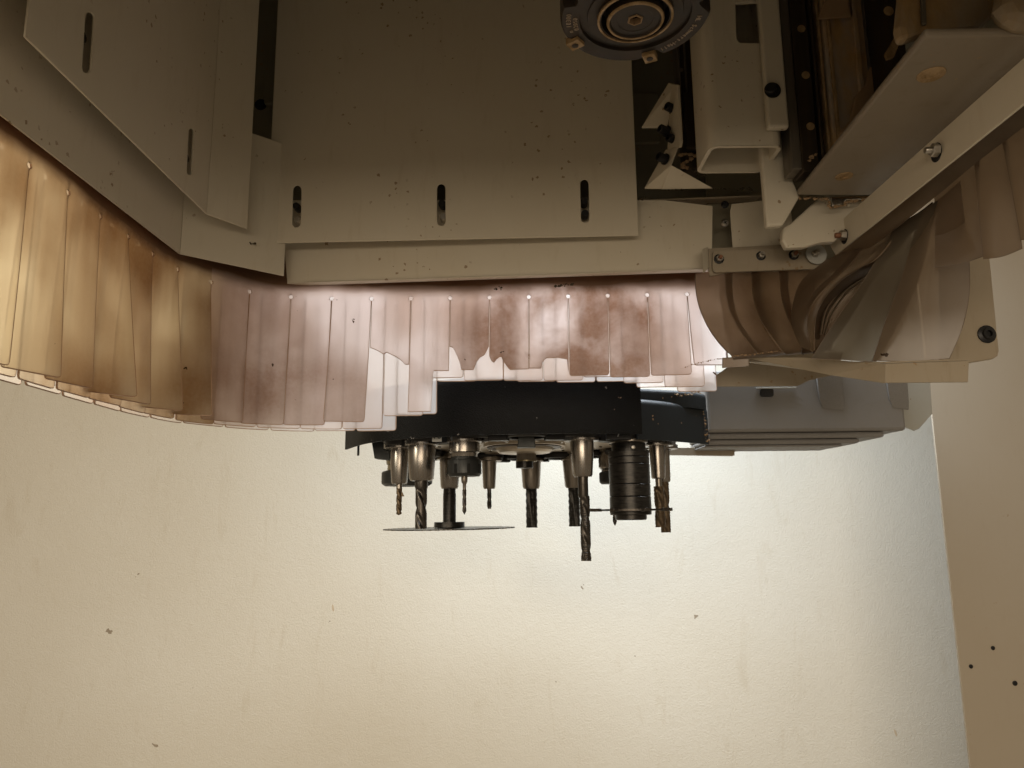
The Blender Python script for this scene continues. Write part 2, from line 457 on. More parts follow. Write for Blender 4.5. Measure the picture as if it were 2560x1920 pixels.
def cat1(P, t):
    """Catmull-Rom through P, t in 0..1"""
    n = len(P) - 1; x = min(max(t, 0), 1) * n; i = min(int(x), n - 1); f = x - i
    p0 = P[max(i - 1, 0)]; p1 = P[i]; p2 = P[i + 1]; p3 = P[min(i + 2, n)]
    return 0.5 * ((2 * p1) + (p2 - p0) * f + (2 * p0 - 5 * p1 + 4 * p2 - p3) * f * f + (3 * p1 - p0 - 3 * p2 + p3) * f ** 3)

def grid_sheet(name, G, mat, parent, lip=0.0018, rim=0, **k):
    """grid of points rows x cols -> film with a real cut edge all round"""
    nr, nc = len(G), len(G[0])
    verts = [p for r in G for p in r]; faces = []; mi = []
    for i in range(nr - 1):
        for j in range(nc - 1):
            a = i * nc + j; faces.append((a, a + 1, a + nc + 1, a + nc))
            mi.append(1 if rim and i >= rim and (j == 0 or j == nc - 2 or i == nr - 2) else 0)
    per = [(0, j) for j in range(nc)] + [(i, nc - 1) for i in range(1, nr)] + [(nr - 1, j) for j in range(nc - 2, -1, -1)] + [(i, 0) for i in range(nr - 2, 0, -1)]
    base = len(verts); idx = []
    for (i, j) in per:
        i2, j2 = min(max(i, 1), nr - 1), min(max(j, 1), nc - 1)
        n = (G[i2][j2] - G[i2][j2 - 1]).cross(G[i2][j2] - G[i2 - 1][j2])
        n = n.normalized() if n.length > 1e-9 else Vector((0, 1, 0))
        if n.dot(G[i][j]) < 0: n = -n
        idx.append(len(verts)); verts.append(G[i][j] + n * lip)
    for q in range(len(per)):
        r = (q + 1) % len(per)
        a = per[q][0] * nc + per[q][1]; b = per[r][0] * nc + per[r][1]
        faces.append((a, b, idx[r], idx[q])); mi.append(1 if rim and per[q][0] >= rim else 0)
    o = obj(name, verts, faces, mat, parent, smooth=40, **k)
    if rim:
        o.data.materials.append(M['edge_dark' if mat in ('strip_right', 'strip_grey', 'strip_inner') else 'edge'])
        o.data.polygons.foreach_set('material_index', mi)
    return o

def loft(name, rows, mat, parent, nu=14, nv=26, ripple=0.0, **k):
    """rows: list of rows of (px, py, Y) control points, turned into a curved film"""
    R = [[PY(*p) for p in r] for r in rows]
    G = []
    tv = [i / (nv - 2) for i in range(nv - 1)]; tv = tv[:-1] + [.992, 1.0]
    tu = [0, .012] + [i / (nu - 3) for i in range(1, nu - 3)] + [.988, 1]
    for t in tv:
        ctrl = [cat1([r[j] for r in R], t) for j in range(len(R[0]))]
        row = [cat1(ctrl, u) for u in tu]
        if ripple:
            row = [p + Vector((0, ripple * sin(9 * t + j * 0.9) * t, 0)) for j, p in enumerate(row)]
        G.append(row)
    return grid_sheet(name, G, mat, parent, rim=1, **k)

def text(name, body, size, mw, mat, parent, depth=0.0003):
    c = bpy.data.curves.new(name, 'FONT'); c.body = body; c.size = size; c.extrude = depth
    c.align_x = 'CENTER'; c.align_y = 'CENTER'
    t = bpy.data.objects.new(name, c); link(t)
    bpy.context.view_layer.update()
    me = bpy.data.meshes.new_from_object(t.evaluated_get(bpy.context.evaluated_depsgraph_get()))
    bpy.data.objects.remove(t); bpy.data.curves.remove(c)
    me.transform(mw); me.materials.clear(); me.materials.append(M[mat])
    o = bpy.data.objects.new(name, me); link(o)
    return attach(o, parent)

# ------------------------------------------------------------------ the setting
WY = 2.30
wall = box('wall', -4.0, 4.0, WY, WY + 0.15, -1.8, 2.6, 'wall', bevel=0)
wall['kind'] = 'structure'

sp = thing('side_panel', 'tall plain cream panel standing at the right edge of the picture', 'panel', (1.3, 1.72, -1.6))
e0, e1 = PY(2328, 960, 1.70), PY(2420, 1920, 1.70)
ex = (e0.x + e1.x) / 2
plate('panel_sheet', [(ex, 1.70, -1.6), (ex + 1.6, 1.70, -1.6), (ex + 1.6, 1.70, 1.6), (ex, 1.70, 1.6)], [], (0, 1, 0), 0.006, 'panelpaint', sp, 0.001)
for (px, py, hw) in ((2427, 1666, 5), (2537, 1708, 6), (2482, 1620, 5)):
    p = PY(px, py, 1.70)
    cyl('screw_cap', p, (0, -1, 0), 0.0045 * hw / 5, 0.0015, 'blackbolt', sp, seg=12)

# ------------------------------------------------------------------ extraction hood
hood = thing('dust_hood', 'cream painted sheet metal hood of the machining head with slotted inner plates', 'hood', (0, 1.0, 0.345))
A, B = (-0.337, 1.072), (0.291, 1.026)                 # plan line of the back band
bn = Vector((-(B[1] - A[1]), B[0] - A[0], 0)).normalized()
def band(px, py): return PP(px, py, A, B)
A2, B2 = (-0.355, 1.030), (0.184, 1.010)               # plan line of the slotted back plate
def bpl(px, py): return PP(px, py, A2, B2)
bn2 = Vector((-(B2[1] - A2[1]), B2[0] - A2[0], 0)).normalized()
HT = 1.05                                              # hood height inside

def up(p, z): return Vector((p.x, p.y, z))
# slotted back plate
bl, br = bpl(665, 608), bpl(1597, 589)
slots = [slot_px(bpl, 743, 475, 741, 557, 10.5), slot_px(bpl, 1103, 471, 1103, 553, 10.5), slot_px(bpl, 1461, 460, 1463, 545, 10.5)]
for cx_, cy_ in ((731, 511),):
    pass
plate('back_plate', [bl, br, up(br, HT), up(bl, HT)], slots, bn2, 0.002, 'cream', hood)
# behind the slots: clamp screws and shaded bar
for (px, py, c) in ((738, 512, 'blackbolt'), (1108, 540, 'bolt'), (1461, 500, 'blackbolt'), (1463, 530, 'blackbolt'), (1104, 505, 'void'), (742, 545, 'bolt')):
    p = bpl(px, py) + bn2 * 0.006
    cyl('clamp_screw', p + bn2 * 0.012, -bn2, 0.0055, 0.016, c, hood, seg=14)
# lower back band with folded lip
q = [band(718, 708), band(1250, 692), band(1780, 672), band(1782, 515), band(1660, 500), band(700, 500)]
plate('back_band', q, [], bn, 0.002, 'cream', hood)
lo = [q[0], q[2]]
obj('band_lip', [q[0] + Vector((0, 0, -0.0002)), q[2] + Vector((0, 0, -0.0002)), q[2] + bn * 0.014, q[0] + bn * 0.014,
                 q[0] + Vector((0, 0, 0.002)), q[2] + Vector((0, 0, 0.002)), q[2] + bn * 0.014 + Vector((0, 0, 0.002)), q[0] + bn * 0.014 + Vector((0, 0, 0.002))],
    [(0, 1, 2, 3), (4, 7, 6, 5), (0, 4, 5, 1), (2, 6, 7, 3), (0, 3, 7, 4), (1, 5, 6, 2)], 'cream', hood)
# upper back sheet, seen only in the gaps
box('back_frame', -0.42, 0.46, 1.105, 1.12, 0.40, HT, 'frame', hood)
for px, py in ((652, 262), (1600, 262)):
    p = PY(px, py, 1.104); cyl('frame_hole', p, (0, -1, 0), 0.0095, 0.0012, 'void', hood, seg=24)
box('frame_seam_plate', -0.395, -0.30, 1.096, 1.104, 0.655, 0.72, 'frame', hood)
box('frame_seam_plate', 0.16, 0.24, 1.096, 1.104, 0.58, 0.665, 'frame', hood)

# left slotted plate: along the side wall, then a fold towards the back
zf = 0.39
f0, f1, f2 = PZ(58, 92, zf), PZ(520, 535, zf), PZ(618, 572, zf)
xs = (f0.x + f1.x) / 2
n_left = Vector((-1, 0, 0))
def lpl(px, py): return PX(px, py, xs)
p_near = Vector((xs, f0.y, zf)); p_far = Vector((xs, f1.y, zf))
lslots = [slot_px(lpl, 225, 43, 217, 170, 11), slot_px(lpl, 479, 328, 474, 430, 6.5)]
plate('left_plate', [p_near, p_far, up(p_far, HT), up(p_near, HT)], lslots, n_left, 0.002, 'cream', hood)
n_fold = Vector((-(f2.y - f1.y), f2.x - xs, 0)).normalized()
if n_fold.y < 0: n_fold = -n_fold
plate('left_plate_fold', [p_far, f2, up(f2, HT), up(p_far, HT)], [], n_fold, 0.002, 'cream', hood)
for (px, py, s) in ((220, 92, 9), (476, 395, 7)):
    cyl('clamp_screw', lpl(px, py) + Vector((-0.012, 0, 0)), (1, 0, 0), 0.006, 0.008, 'blackbolt', hood, seg=14)
# left band: side, then corner fold
zb = 0.345
g0, g1, g2 = Vector((-0.441, 0.25, zb)), PZ(460, 635, zb), PZ(710, 690, zb)
g1 = Vector((-0.441, g1.y, zb))
plate('left_band', [g0, g1, up(g1, 0.62), up(g0, 0.62)], [], (-1, 0, 0), 0.002, 'cream', hood)
nf = Vector((-(g2.y - g1.y), g2.x - g1.x, 0)).normalized()
if nf.y < 0: nf = -nf
plate('corner_band', [g1, g2, up(g2, 0.55), up(g1, 0.55)], [], nf, 0.002, 'cream', hood)
# outer shell: sides, roof and front skirt
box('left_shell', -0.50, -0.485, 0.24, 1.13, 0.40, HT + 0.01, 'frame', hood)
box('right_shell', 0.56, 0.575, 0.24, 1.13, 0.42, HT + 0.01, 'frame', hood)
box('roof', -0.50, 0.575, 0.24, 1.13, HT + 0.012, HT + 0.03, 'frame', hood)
box('front_skirt', -0.50, 0.575, 0.222, 0.238, 0.36, HT + 0.01, 'cream', hood)

# band screws on the right and overlapping corner sheet
def on(px, py, A_, B_, off): return PP(px, py, A_, B_) - bn * off
plate('corner_sheet', [on(1828, 512, A, B, .003), on(1972, 495, A, B, .003), on(1990, 640, A, B, .003), on(1832, 640, A, B, .003), on(1824, 530, A, B, .003)], [], bn, 0.002, 'cream', hood)
for (px, py, c) in ((1812, 512, 'blackbolt'), (1812, 558, 'bolt')):
    p = band(px, py)
    s_ = cyl('pan_screw', p, -bn, 0.0056, 0.0035, c, hood, seg=18, prof=[(0.0056, 0), (0.0054, 0.002), (0.0036, 0.0035), (0, 0.0036)])
    for r_ in (0, 1):
        d_ = Vector((cos(0.5 + r_ * pi / 2), 0, sin(0.5 + r_ * pi / 2)))
        e_ = Vector((-d_.z, 0, d_.x))
        c0 = p - bn * 0.0034
        pts = [c0 + d_ * 0.003 + e_ * 0.0006, c0 + d_ * 0.003 - e_ * 0.0006, c0 - d_ * 0.003 - e_ * 0.0006, c0 - d_ * 0.003 + e_ * 0.0006]
        obj('screw_cross', pts + [x - bn * 0.0006 for x in pts], [(0, 1, 2, 3), (4, 7, 6, 5), (0, 4, 5, 1), (1, 5, 6, 2), (2, 6, 7, 3), (3, 7, 4, 0)], 'ink', s_)

# corner bracket that clamps the curtain at the right end of the band
brk = thing('clamp_bracket', 'small cream clamp bar with rusty studs and a large washer in the right hood corner', 'bracket', (0.36, 1.01, 0.345))
YB = 1.005
def bq(px, py): return PY(px, py, YB)
def rrect(fn, x0, y0, x1, y1, r, sk=0.0, n=4):
    out = []
    for (cx_, cy_, a0) in ((x1 - r, y0 + r, -pi / 2), (x1 - r, y1 - r, 0), (x0 + r, y1 - r, pi / 2), (x0 + r, y0 + r, pi)):
        for i in range(n + 1):
            a = a0 + pi / 2 * i / n
            x, y = cx_ + r * cos(a), cy_ + r * sin(a)
            out.append(fn(x, y - sk * (x - x0)))
    return out
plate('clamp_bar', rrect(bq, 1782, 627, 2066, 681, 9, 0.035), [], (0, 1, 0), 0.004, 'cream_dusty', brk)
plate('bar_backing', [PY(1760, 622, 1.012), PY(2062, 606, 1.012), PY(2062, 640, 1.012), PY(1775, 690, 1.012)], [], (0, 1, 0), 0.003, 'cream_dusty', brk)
obj('end_flange', [PY(1756, 622, .985), PY(1768, 618, 1.0), PY(1770, 668, 1.0), PY(1757, 682, .985),
                   PY(1757, 622, .989), PY(1770, 618, 1.008), PY(1773, 668, 1.008), PY(1760, 682, .989)],
    [(0, 1, 2, 3), (4, 7, 6, 5), (0, 4, 5, 1), (2, 6, 7, 3), (0, 3, 7, 4), (1, 5, 6, 2)], 'cream', brk)
for (px, py, r, m_, sm) in ((1797, 648, 0.0062, 'bolt', 'rust'), (1902, 640, 0.0058, 'bolt', 'bolt'), (1984, 638, 0.0062, 'bolt', 'rust')):
    p = bq(px, py)
    cyl('washer', p, (0, -1, 0), r * 1.15, 0.0012, 'blackbolt', brk, seg=22)
    hexbolt('nut', p + Vector((0, -0.0013, 0)), (0, -1, 0), r * 0.85, 0.006, m_, brk, 0.006, sm)
p = PY(2040, 636, 1.0)
cyl('large_washer', p, (0, -1, 0), 0.0145, 0.0016, 'zinc', brk, seg=32)
hexbolt('nut', p + Vector((-0.002, -0.0017, 0)), (0, -1, 0), 0.0055, 0.005, 'bolt', brk, 0.008, 'bolt')

# right band running towards the camera, with its studs
XR = 0.446
def rb(px, py): return PX(px, py, XR)
rband = [Vector((XR, 0.25, zb)), rb(2085, 638), rb(2066, 600), rb(2200, 487), Vector((XR, 0.25, 0.385))]
rband[1].z = zb
plate('right_band', [Vector((XR, 0.25, zb)), Vector((XR, 0.972, zb)), Vector((XR, 0.985, 0.362)), Vector((XR, 0.975, 0.384)), Vector((XR, 0.25, 0.384))], [], (1, 0, 0), 0.003, 'cream', hood)
for (px, py, c) in ((2118, 586, 'rust'), (2352, 372, 'bolt')):
    p = rb(px, py)
    cyl('stud_slot', p + Vector((0.0006, 0.008, 0)), (-1, 0, 0), 0.010, 0.0012, 'void', hood, seg=20)
    b_ = hexbolt('nut', p + Vector((-0.0015, 0.003, 0)), (-1, 0, 0), 0.007, 0.007, 'bolt', hood, 0.007, c)

# foot block between back band and right post (slanting pale casting)
plate('right_post', [PY(x, y, .905) for x, y in ((1902, 372), (1908, -260), (1990, -260), (1972, 300), (1984, 455), (1999, 492), (1958, 563), (1917, 566))], [], (0, 1, 0), .012, 'cream', hood, .003)
plate('post_foot', [PY(x, y, .938) for x, y in ((1958, 569), (1974, 561), (2046, 496), (2076, 490), (2079, 518), (2108, 513), (2122, 503), (2200, 495), (2190, 520), (2086, 604), (2052, 606), (2010, 618), (1966, 620), (1956, 600))], [], (0, 1, 0), .012, 'cream', hood, .0025)
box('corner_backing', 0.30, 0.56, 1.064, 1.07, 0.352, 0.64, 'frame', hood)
# shelf sheet behind the gusset, above the band
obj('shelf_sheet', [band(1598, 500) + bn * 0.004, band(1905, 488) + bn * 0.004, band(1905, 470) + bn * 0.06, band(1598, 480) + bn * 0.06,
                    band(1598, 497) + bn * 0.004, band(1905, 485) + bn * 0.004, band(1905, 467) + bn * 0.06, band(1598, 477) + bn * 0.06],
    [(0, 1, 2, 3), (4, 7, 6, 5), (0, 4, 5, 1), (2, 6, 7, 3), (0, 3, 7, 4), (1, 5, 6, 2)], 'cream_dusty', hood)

# gusset bracket with socket screws
gus = thing('gusset_bracket', 'cream folded gusset bracket with black socket screws beside the slotted back plate', 'bracket', (0.2, 1.0, 0.45))
GX = 0.212
gw = [(GX, 0.985, 0.47), (GX, 0.985, 0.625), (GX, 0.955, 0.64), (GX, 0.925, 0.635), (GX, 0.925, 0.47)]
pl = [PY(1690, 205, .965), PY(1697, 215, .945), PY(1700, 360, .945), PY(1668, 372, .975), PY(1650, 300, .985)]
plate('upright_web', [PY(1676, 208, .972), PY(1693, 212, .945), PY(1701, 352, .945), PY(1698, 368, .948), PY(1668, 378, .975)], [], (1, 0.15, 0), 0.004, 'cream', gus)
plate('upper_wing', [PY(1604, 318, 1.0), PY(1672, 206, .975), PY(1690, 212, .962), PY(1668, 318, .985)], [], (0.2, 1, 0), 0.004, 'cream', gus)
plate('lower_wing', [PY(1611, 470, 1.0), PY(1664, 374, .975), PY(1697, 366, .948), PY(1678, 412, .955), PY(1655, 470, .985)], [], (0.25, 1, 0), 0.004, 'cream', gus)
plate('foot_wing', [PY(1655, 472, .984), PY(1678, 412, .955), PY(1782, 470, .985)], [], (0, 1, 0.2), 0.004, 'cream', gus)
for (px, py) in ((1678, 264), (1661, 320), (1682, 342), (1657, 390)):
    p = PY(px, py, 0.955)
    cyl('socket_screw', p + Vector((0.006, 0.01, 0)), (-0.85, -0.5, 0.1), 0.0062, 0.014, 'blackbolt', gus, seg=18,
        prof=[(0.0080, 0), (0.0080, 0.002), (0.0062, 0.0025), (0.0062, 0.013), (0.0052, 0.014), (0.0035, 0.014), (0.0035, 0.010), (0, 0.010)])

# dark guide rail left of the tube
gr = thing('guide_rail', 'black vertical guide rail left of the cream square tube', 'rail', (0.225, 0.98, 0.45))
a0, a1 = PY(1697, 300, .985), PY(1742, 300, .985)
box('rail_body', a0.x + 0.004, a1.x, 0.975, 1.005, 0.475, HT, 'rail', gr)
box('rail_edge', a0.x, a0.x + 0.003, 0.972, 1.0, 0.53, HT, 'railgrey', gr)
box('rail_groove', a0.x + 0.009, a0.x + 0.012, 0.972, 0.9745, 0.58, HT, 'railgrey', gr)
box('carriage', a0.x + 0.003, a1.x - 0.004, 0.962, 0.974, 0.50, 0.585, 'rail', gr)
for py in (88, 175):
    cyl('plug', PY(1703, py, .9712), (0, -1, 0), 0.003, 0.0006, 'railgrey', gr, seg=12)

# square tube column
tb = thing('tube_column', 'cream rectangular tube column with rounded corners and open lower end', 'column', (0.30, 0.905, 0.45))
def rr2(x0, x1, y0, y1, r, n=5):
    out = []
    for (cx_, cy_, a0_) in ((x1 - r, y1 - r, 0), (x0 + r, y1 - r, pi / 2), (x0 + r, y0 + r, pi), (x1 - r, y0 + r, 1.5 * pi)):
        for i in range(n + 1):
            a = a0_ + pi / 2 * i / n; out.append((cx_ + r * cos(a), cy_ + r * sin(a)))
    return out
TX0, TX1, TY0, TY1, TZ = 0.252, 0.345, 0.866, 0.942, 0.452
oo = rr2(TX0, TX1, TY0, TY1, 0.013); ii = rr2(TX0 + .005, TX1 - .005, TY0 + .005, TY1 - .005, 0.008)
n_ = len(oo)
vs = [(x, y, TZ) for x, y in oo] + [(x, y, TZ) for x, y in ii] + [(x, y, HT) for x, y in oo] + [(x, y, HT) for x, y in ii]
fs = []
for i in range(n_):
    j = (i + 1) % n_
    fs += [(i, j, n_ + j, n_ + i)] + ([] if i == 17 else [(i, 2 * n_ + i, 2 * n_ + j, j), (n_ + i, n_ + j, 3 * n_ + j, 3 * n_ + i)]) + [(2 * n_ + i, 3 * n_ + i, 3 * n_ + j, 2 * n_ + j)]
obj('tube_wall', vs, fs, 'cream', tb, smooth=35)
pw = [PY(1838, 6, TY0), PY(1908, 3, TY0), PY(1912, 108, TY0), PY(1850, 108, TY0), PY(1841, 98, TY0)]
fx0, fx1 = TX0 + .013, TX1 - .013
for p in pw: p.x = min(p.x, fx1 - .006)
plate('front_wall', [(fx0, TY0, TZ + .0006), (fx1, TY0, TZ + .0006), (fx1, TY0, HT - .001), (fx0, TY0, HT - .001)], [pw], (0, 1, 0), 0.005, 'cream', tb, 0)
box('corner_plate', 0.3225, 0.349, 0.853, 0.8642, 0.47, HT, 'cream', tb, 0.003)
cyl('socket_screw', PY(1927, 226, .8525), (-0.35, -1, 0), 0.007, 0.008, 'blackbolt', tb, seg=20)
cyl('screw_washer', PY(1931, 226, .8528), (0, -1, 0), 0.0105, 0.0014, 'blackbolt', tb, seg=24)

# broad guide rail with counterbored holes, right of the post
gr2 = thing('linear_guide', 'dusty linear guide rail with counterbored screw holes next to the grey beam', 'rail', (0.38, 0.88, 0.42))
def vb(name, x0, x1, yref, Yf, d, zlow, mat, par, **k):
    xa, xb = PY(x0, yref, Yf).x, PY(x1, yref, Yf).x
    return box(name, xa, xb, Yf, Yf + d, zlow, HT, mat, par, **k)
vb('rail_flank', 1968, 1992, 250, .865, .03, .42, 'railgrey', gr2)
vb('rail_face', 1993, 2034, 250, .862, .03, .415, 'rail', gr2)
vb('rail_groove', 2035, 2041, 250, .872, .02, .415, 'blackbolt', gr2)
vb('rail_ridge', 2042, 2050, 250, .862, .02, .415, 'rail', gr2)
vb('rail_shadow_gap', 2051, 2060, 250, .876, .02, .415, 'blackbolt', gr2)
vb('rail_bead', 2061, 2068, 250, .862, .02, .415, 'duststain', gr2)
for (px, py) in ((2014, 188), (2026, 316), (2003, 72)):
    cyl('counterbore_plug', PY(px, py, .8618), (0, -1, 0), 0.0052, 0.0008, 'duststain', gr2, seg=18)

# dusty carriage casting and cover beside it
cst = thing('dusty_casting', 'grey machine casting covered in brown sawdust behind the grey beam', 'machine part', (0.42, 0.85, 0.42))
vb('casting_face', 2070, 2225, 200, .858, .05, .41, 'dusty', cst, )
vb('casting_ridge', 2148, 2160, 200, .853, .006, .43, 'dusty', cst)
vb('casting_ridge', 2176, 2181, 200, .854, .005, .43, 'railgrey', cst)
vb('casting_ridge', 2082, 2090, 200, .854, .005, .42, 'duststain', cst)
slabp = [(2226, 96), (2210, 112), (2196, 150), (2176, 168), (2162, 214), (2138, 240), (2126, 300), (2100, 330), (2078, 404), (2092, 398), (2228, 190)]
plate('dust_bank', [PY(x, y, .852) for x, y in slabp], [], (0, 1, 0), .0055, 'sawdust', cst, .0015)
plate('wood_chip', [PY(x, y, .79) for x, y in ((2240, 88), (2250, 82), (2254, 96), (2236, 142), (2218, 148), (2212, 134))], [], (0, 1, 0), .004, 'duststain', cst, .001)
vb('cover_strip', 2226, 2258, 60, .80, .06, .43, 'rail', cst)
for py in (28,):
    cyl('plug', PY(2221, py, .799), (0, -1, 0), 0.006, 0.001, 'duststain', cst, seg=18)
hb0 = PY(2040, 38, .84)
obj('wiper_block', [PY(2042, 50, .842), PY(2130, 44, .842), PY(2122, 12, .842), PY(2056, 12, .842), PY(2064, 0, .842), PY(2120, -40, .842),
                    PY(2042, 50, .857), PY(2130, 44, .857), PY(2122, 12, .857), PY(2056, 12, .857), PY(2064, 0, .857), PY(2120, -40, .857)],
    [(0, 1, 2, 3), (3, 2, 5, 4), (6, 9, 8, 7), (9, 10, 11, 8), (0, 6, 7, 1), (1, 7, 8, 2), (2, 8, 11, 5), (4, 10, 9, 3), (3, 9, 6, 0), (5, 11, 10, 4)], 'sawdust', cst, bevel=0.002)

# grey beam, seen from below
bm_ = thing('grey_beam', 'dark grey box beam seen from below with two dusty screw plugs', 'beam', (0.41, 0.75, 0.40))
c1, c2, c3, c4 = PZ(1992, 489, .40), PZ(2196, 490, .40), PZ(2562, 140, .40), PZ(2302, 88, .40)
c3.x = c2.x - 0.004
far_l, far_r, near_r, near_l = c1, c2, Vector((c2.x - .002, 0.575, .40)), Vector((c4.x + .004, 0.575, .40))
vv = [far_l, far_r, near_r, near_l] + [p + Vector((0, 0, 0.008)) for p in (far_l, far_r, near_r, near_l)]
obj('beam_shell', vv, [(0, 1, 2, 3), (4, 7, 6, 5), (0, 4, 5, 1), (1, 5, 6, 2), (2, 6, 7, 3), (3, 7, 4, 0)], 'greybeam', bm_, bevel=0.003)
for (px, py, r) in ((2328, 186, .0125), (2110, 440, .0105)):
    p = PZ(px, py, .3998)
    cyl('screw_plug', p, (0, 0, -1), r, 0.0012, 'duststain', bm_, seg=28, prof=[(r, 0), (r * .95, .0012), (r * .45, .0012), (r * .4, .0004), (0, .0004)])
# bright catch and crusted dust under the beam's far end
ct = thing('bright_catch', 'small bright steel catch crusted with sawdust under the far end of the grey beam', 'catch', (0.42, 0.93, 0.39))
plate('catch_blade', [PY(2078, 492, .915), PY(2192, 489, .915), PY(2186, 496, .915), PY(2118, 498, .915), PY(2106, 510, .915), PY(2082, 514, .915)], [], (0, 1, 0), 0.003, 'chrome', ct)

def crust(name, pts, Y, mat, parent, n=3, r=0.004):
    """uneven caked dust along a run of picture points on the plane Y"""
    verts, faces = [], []
    for k in range(len(pts) - 1):
        (xa, ya), (xb, yb) = pts[k], pts[k + 1]
        m_ = max(3, int(math.hypot(xb - xa, yb - ya) / 2.2))
        for i in range(m_):
            t = i / m_
            sp_ = r * 1400; c = PY(xa + (xb - xa) * t + random.gauss(0, .5) * sp_, ya + (yb - ya) * t + random.gauss(0, .35) * sp_, Y)
            rr_ = r * random.choice((.2, .25, .3, .45, .6, .9)); b0 = len(verts)
            for s in range(6):
                a = s * pi / 3 + random.random() * .5; q_ = rr_ * random.uniform(.7, 1.2)
                verts.append(c + Vector((q_ * cos(a), random.uniform(-.001, .001), q_ * sin(a) * .8)))
            verts.append(c + Vector((0, -rr_ * .6, 0))); verts.append(c + Vector((0, rr_ * .5, 0)))
            for s in range(6):
                faces += [(b0 + s, b0 + (s + 1) % 6, b0 + 6), (b0 + (s + 1) % 6, b0 + s, b0 + 7)]
    o = obj(name, verts, faces, mat, parent, smooth=60)
    return o
crust('dust_crust', [(1996, 492), (2040, 496), (2070, 497), (2076, 520), (2108, 514), (2120, 502), (2196, 500)], .912, 'sawdust', ct, r=.0032)

# blocks above the near end of the beam
blk = thing('dusty_block', 'rounded yellowish block caked with dust above the near end of the grey beam', 'machine part', (0.43, 0.62, 0.50))
def slab(name, pts, Y, d, mat, par, bev=0.004):
    return plate(name, [PY(x, y, Y) for x, y in pts], [], (0, 1, 0), d, mat, par, bev)
slab('block_face', [(2258, -60), (2510, -60), (2492, 30), (2458, 66), (2320, 78), (2256, 98), (2246, 60)], .60, .015, 'dustyblock', blk, .006)
slab('block_band', [(2300, -60), (2312, -60), (2318, 60), (2306, 62)], .5965, .003, 'railgrey', blk, .001)
blk2 = thing('dust_caked_casting', 'brown dusty lump in the top right corner of the picture', 'machine part', (0.48, 0.56, 0.49))
slab('knob_face', [(2512, -60), (2700, -60), (2700, 70), (2556, 58), (2520, 46), (2500, 12)], .56, .02, 'dustyblock', blk2, .01)

# little dust clumps and flakes lying around the right corner
fl = thing('dust_debris', 'dark flakes and caked dust along the shelf right of the slotted plate', 'dust', (0.25, 1.0, 0.42))
fl['kind'] = 'stuff'
crust('dark_flakes', [(1845, 474), (1872, 470), (1880, 482)], 1.0, 'darkdirt', fl, r=.0042)
crust('dark_flakes', [(1776, 473), (1826, 472)], 1.0, 'darkdirt', fl, r=.0016)
crust('dark_flakes', [(1598, 492), (1612, 494)], 1.0, 'darkdirt', fl, r=.0036)
crust('dark_flakes', [(1664, 475), (1710, 474)], .982, 'darkdirt', fl, r=.0016)
crust('caked_dust', [(1700, 385), (1742, 388), (1700, 412), (1720, 420)], .972, 'sawdust', fl, r=.004)
crust('caked_dust', [(1722, 410), (1760, 440)], .975, 'darkdirt', fl, r=.004)
crust('caked_dust', [(2022, 400), (2044, 380)], .855, 'sawdust', fl, r=.0036)
crust('caked_dust', [(1952, 552), (1978, 505)], .93, 'sawdust', fl, r=.002)
crust('dark_flakes', [(625, 607), (640, 612)], 1.0, 'darkdirt', fl, r=.0026)
crust('dark_flakes', [(1240, 722), (1256, 720)], 1.06, 'darkdirt', fl, r=.0042)
crust('dark_flakes', [(1390, 717), (1415, 712), (1436, 710)], 1.06, 'darkdirt', fl, r=.003)

# ------------------------------------------------------------------ milling cutter on the spindle
cut = thing('milling_cutter', 'round dark milling cutter head seen from below at the top edge', 'cutter', (0.112, 0.60, 0.44))
CX, CY, CZ, CR = 0.114, 0.598, 0.438, 0.067
notches = (radians(180 - 25), radians(180 + 52), radians(20), radians(-70), radians(75))
def cmod(a, j):
    if j > 3: return 1
    for q_ in notches:
        d = (a - q_ + pi) % (2 * pi) - pi
        if -0.10 < d < 0.20: return 0.86 if d < 0.02 else 0.86 + 0.14 * (d - 0.02) / 0.18
    return 1
lathe('cutter_body', [(CR * .97, CZ + .05), (CR, CZ + .046), (CR, CZ + .003), (CR * .975, CZ), (.050, CZ), (.0495, CZ + .003), (.043, CZ + .003), (.0425, CZ + .0015), (.034, CZ + .0015), (.0335, CZ - .002), (.0305, CZ - .002), (.030, CZ + .012), (0, CZ + .012)],
      CX, CY, 'cutterbody', cut, 96, 30, cmod)
lathe('clamp_rim', [(.0338, CZ - .001), (.0338, CZ - .0028), (.0318, CZ - .0030), (.0316, CZ)], CX, CY, 'duststain', cut, 64)
lathe('clamp_screw_head', [(.0255, CZ + .012), (.0255, CZ - .004), (.0245, CZ - .005), (.0225, CZ - .005), (.0218, CZ - .0035), (.016, CZ - .0035), (.0155, CZ - .003), (0.0058, CZ - .003), (.0058, CZ + .004), (0, CZ + .004)], CX, CY, 'cutterbody', cut, 64, 30)
lathe('head_rim', [(.0257, CZ - .0042), (.0250, CZ - .0056), (.0232, CZ - .0057), (.0230, CZ - .004)], CX, CY, 'duststain', cut, 64)
lathe('hex_socket', [(.0074, CZ - .0031), (.0070, CZ - .0042), (.0060, CZ - .0042), (.0056, CZ + .002)], CX, CY, 'sawdust', cut, 6)
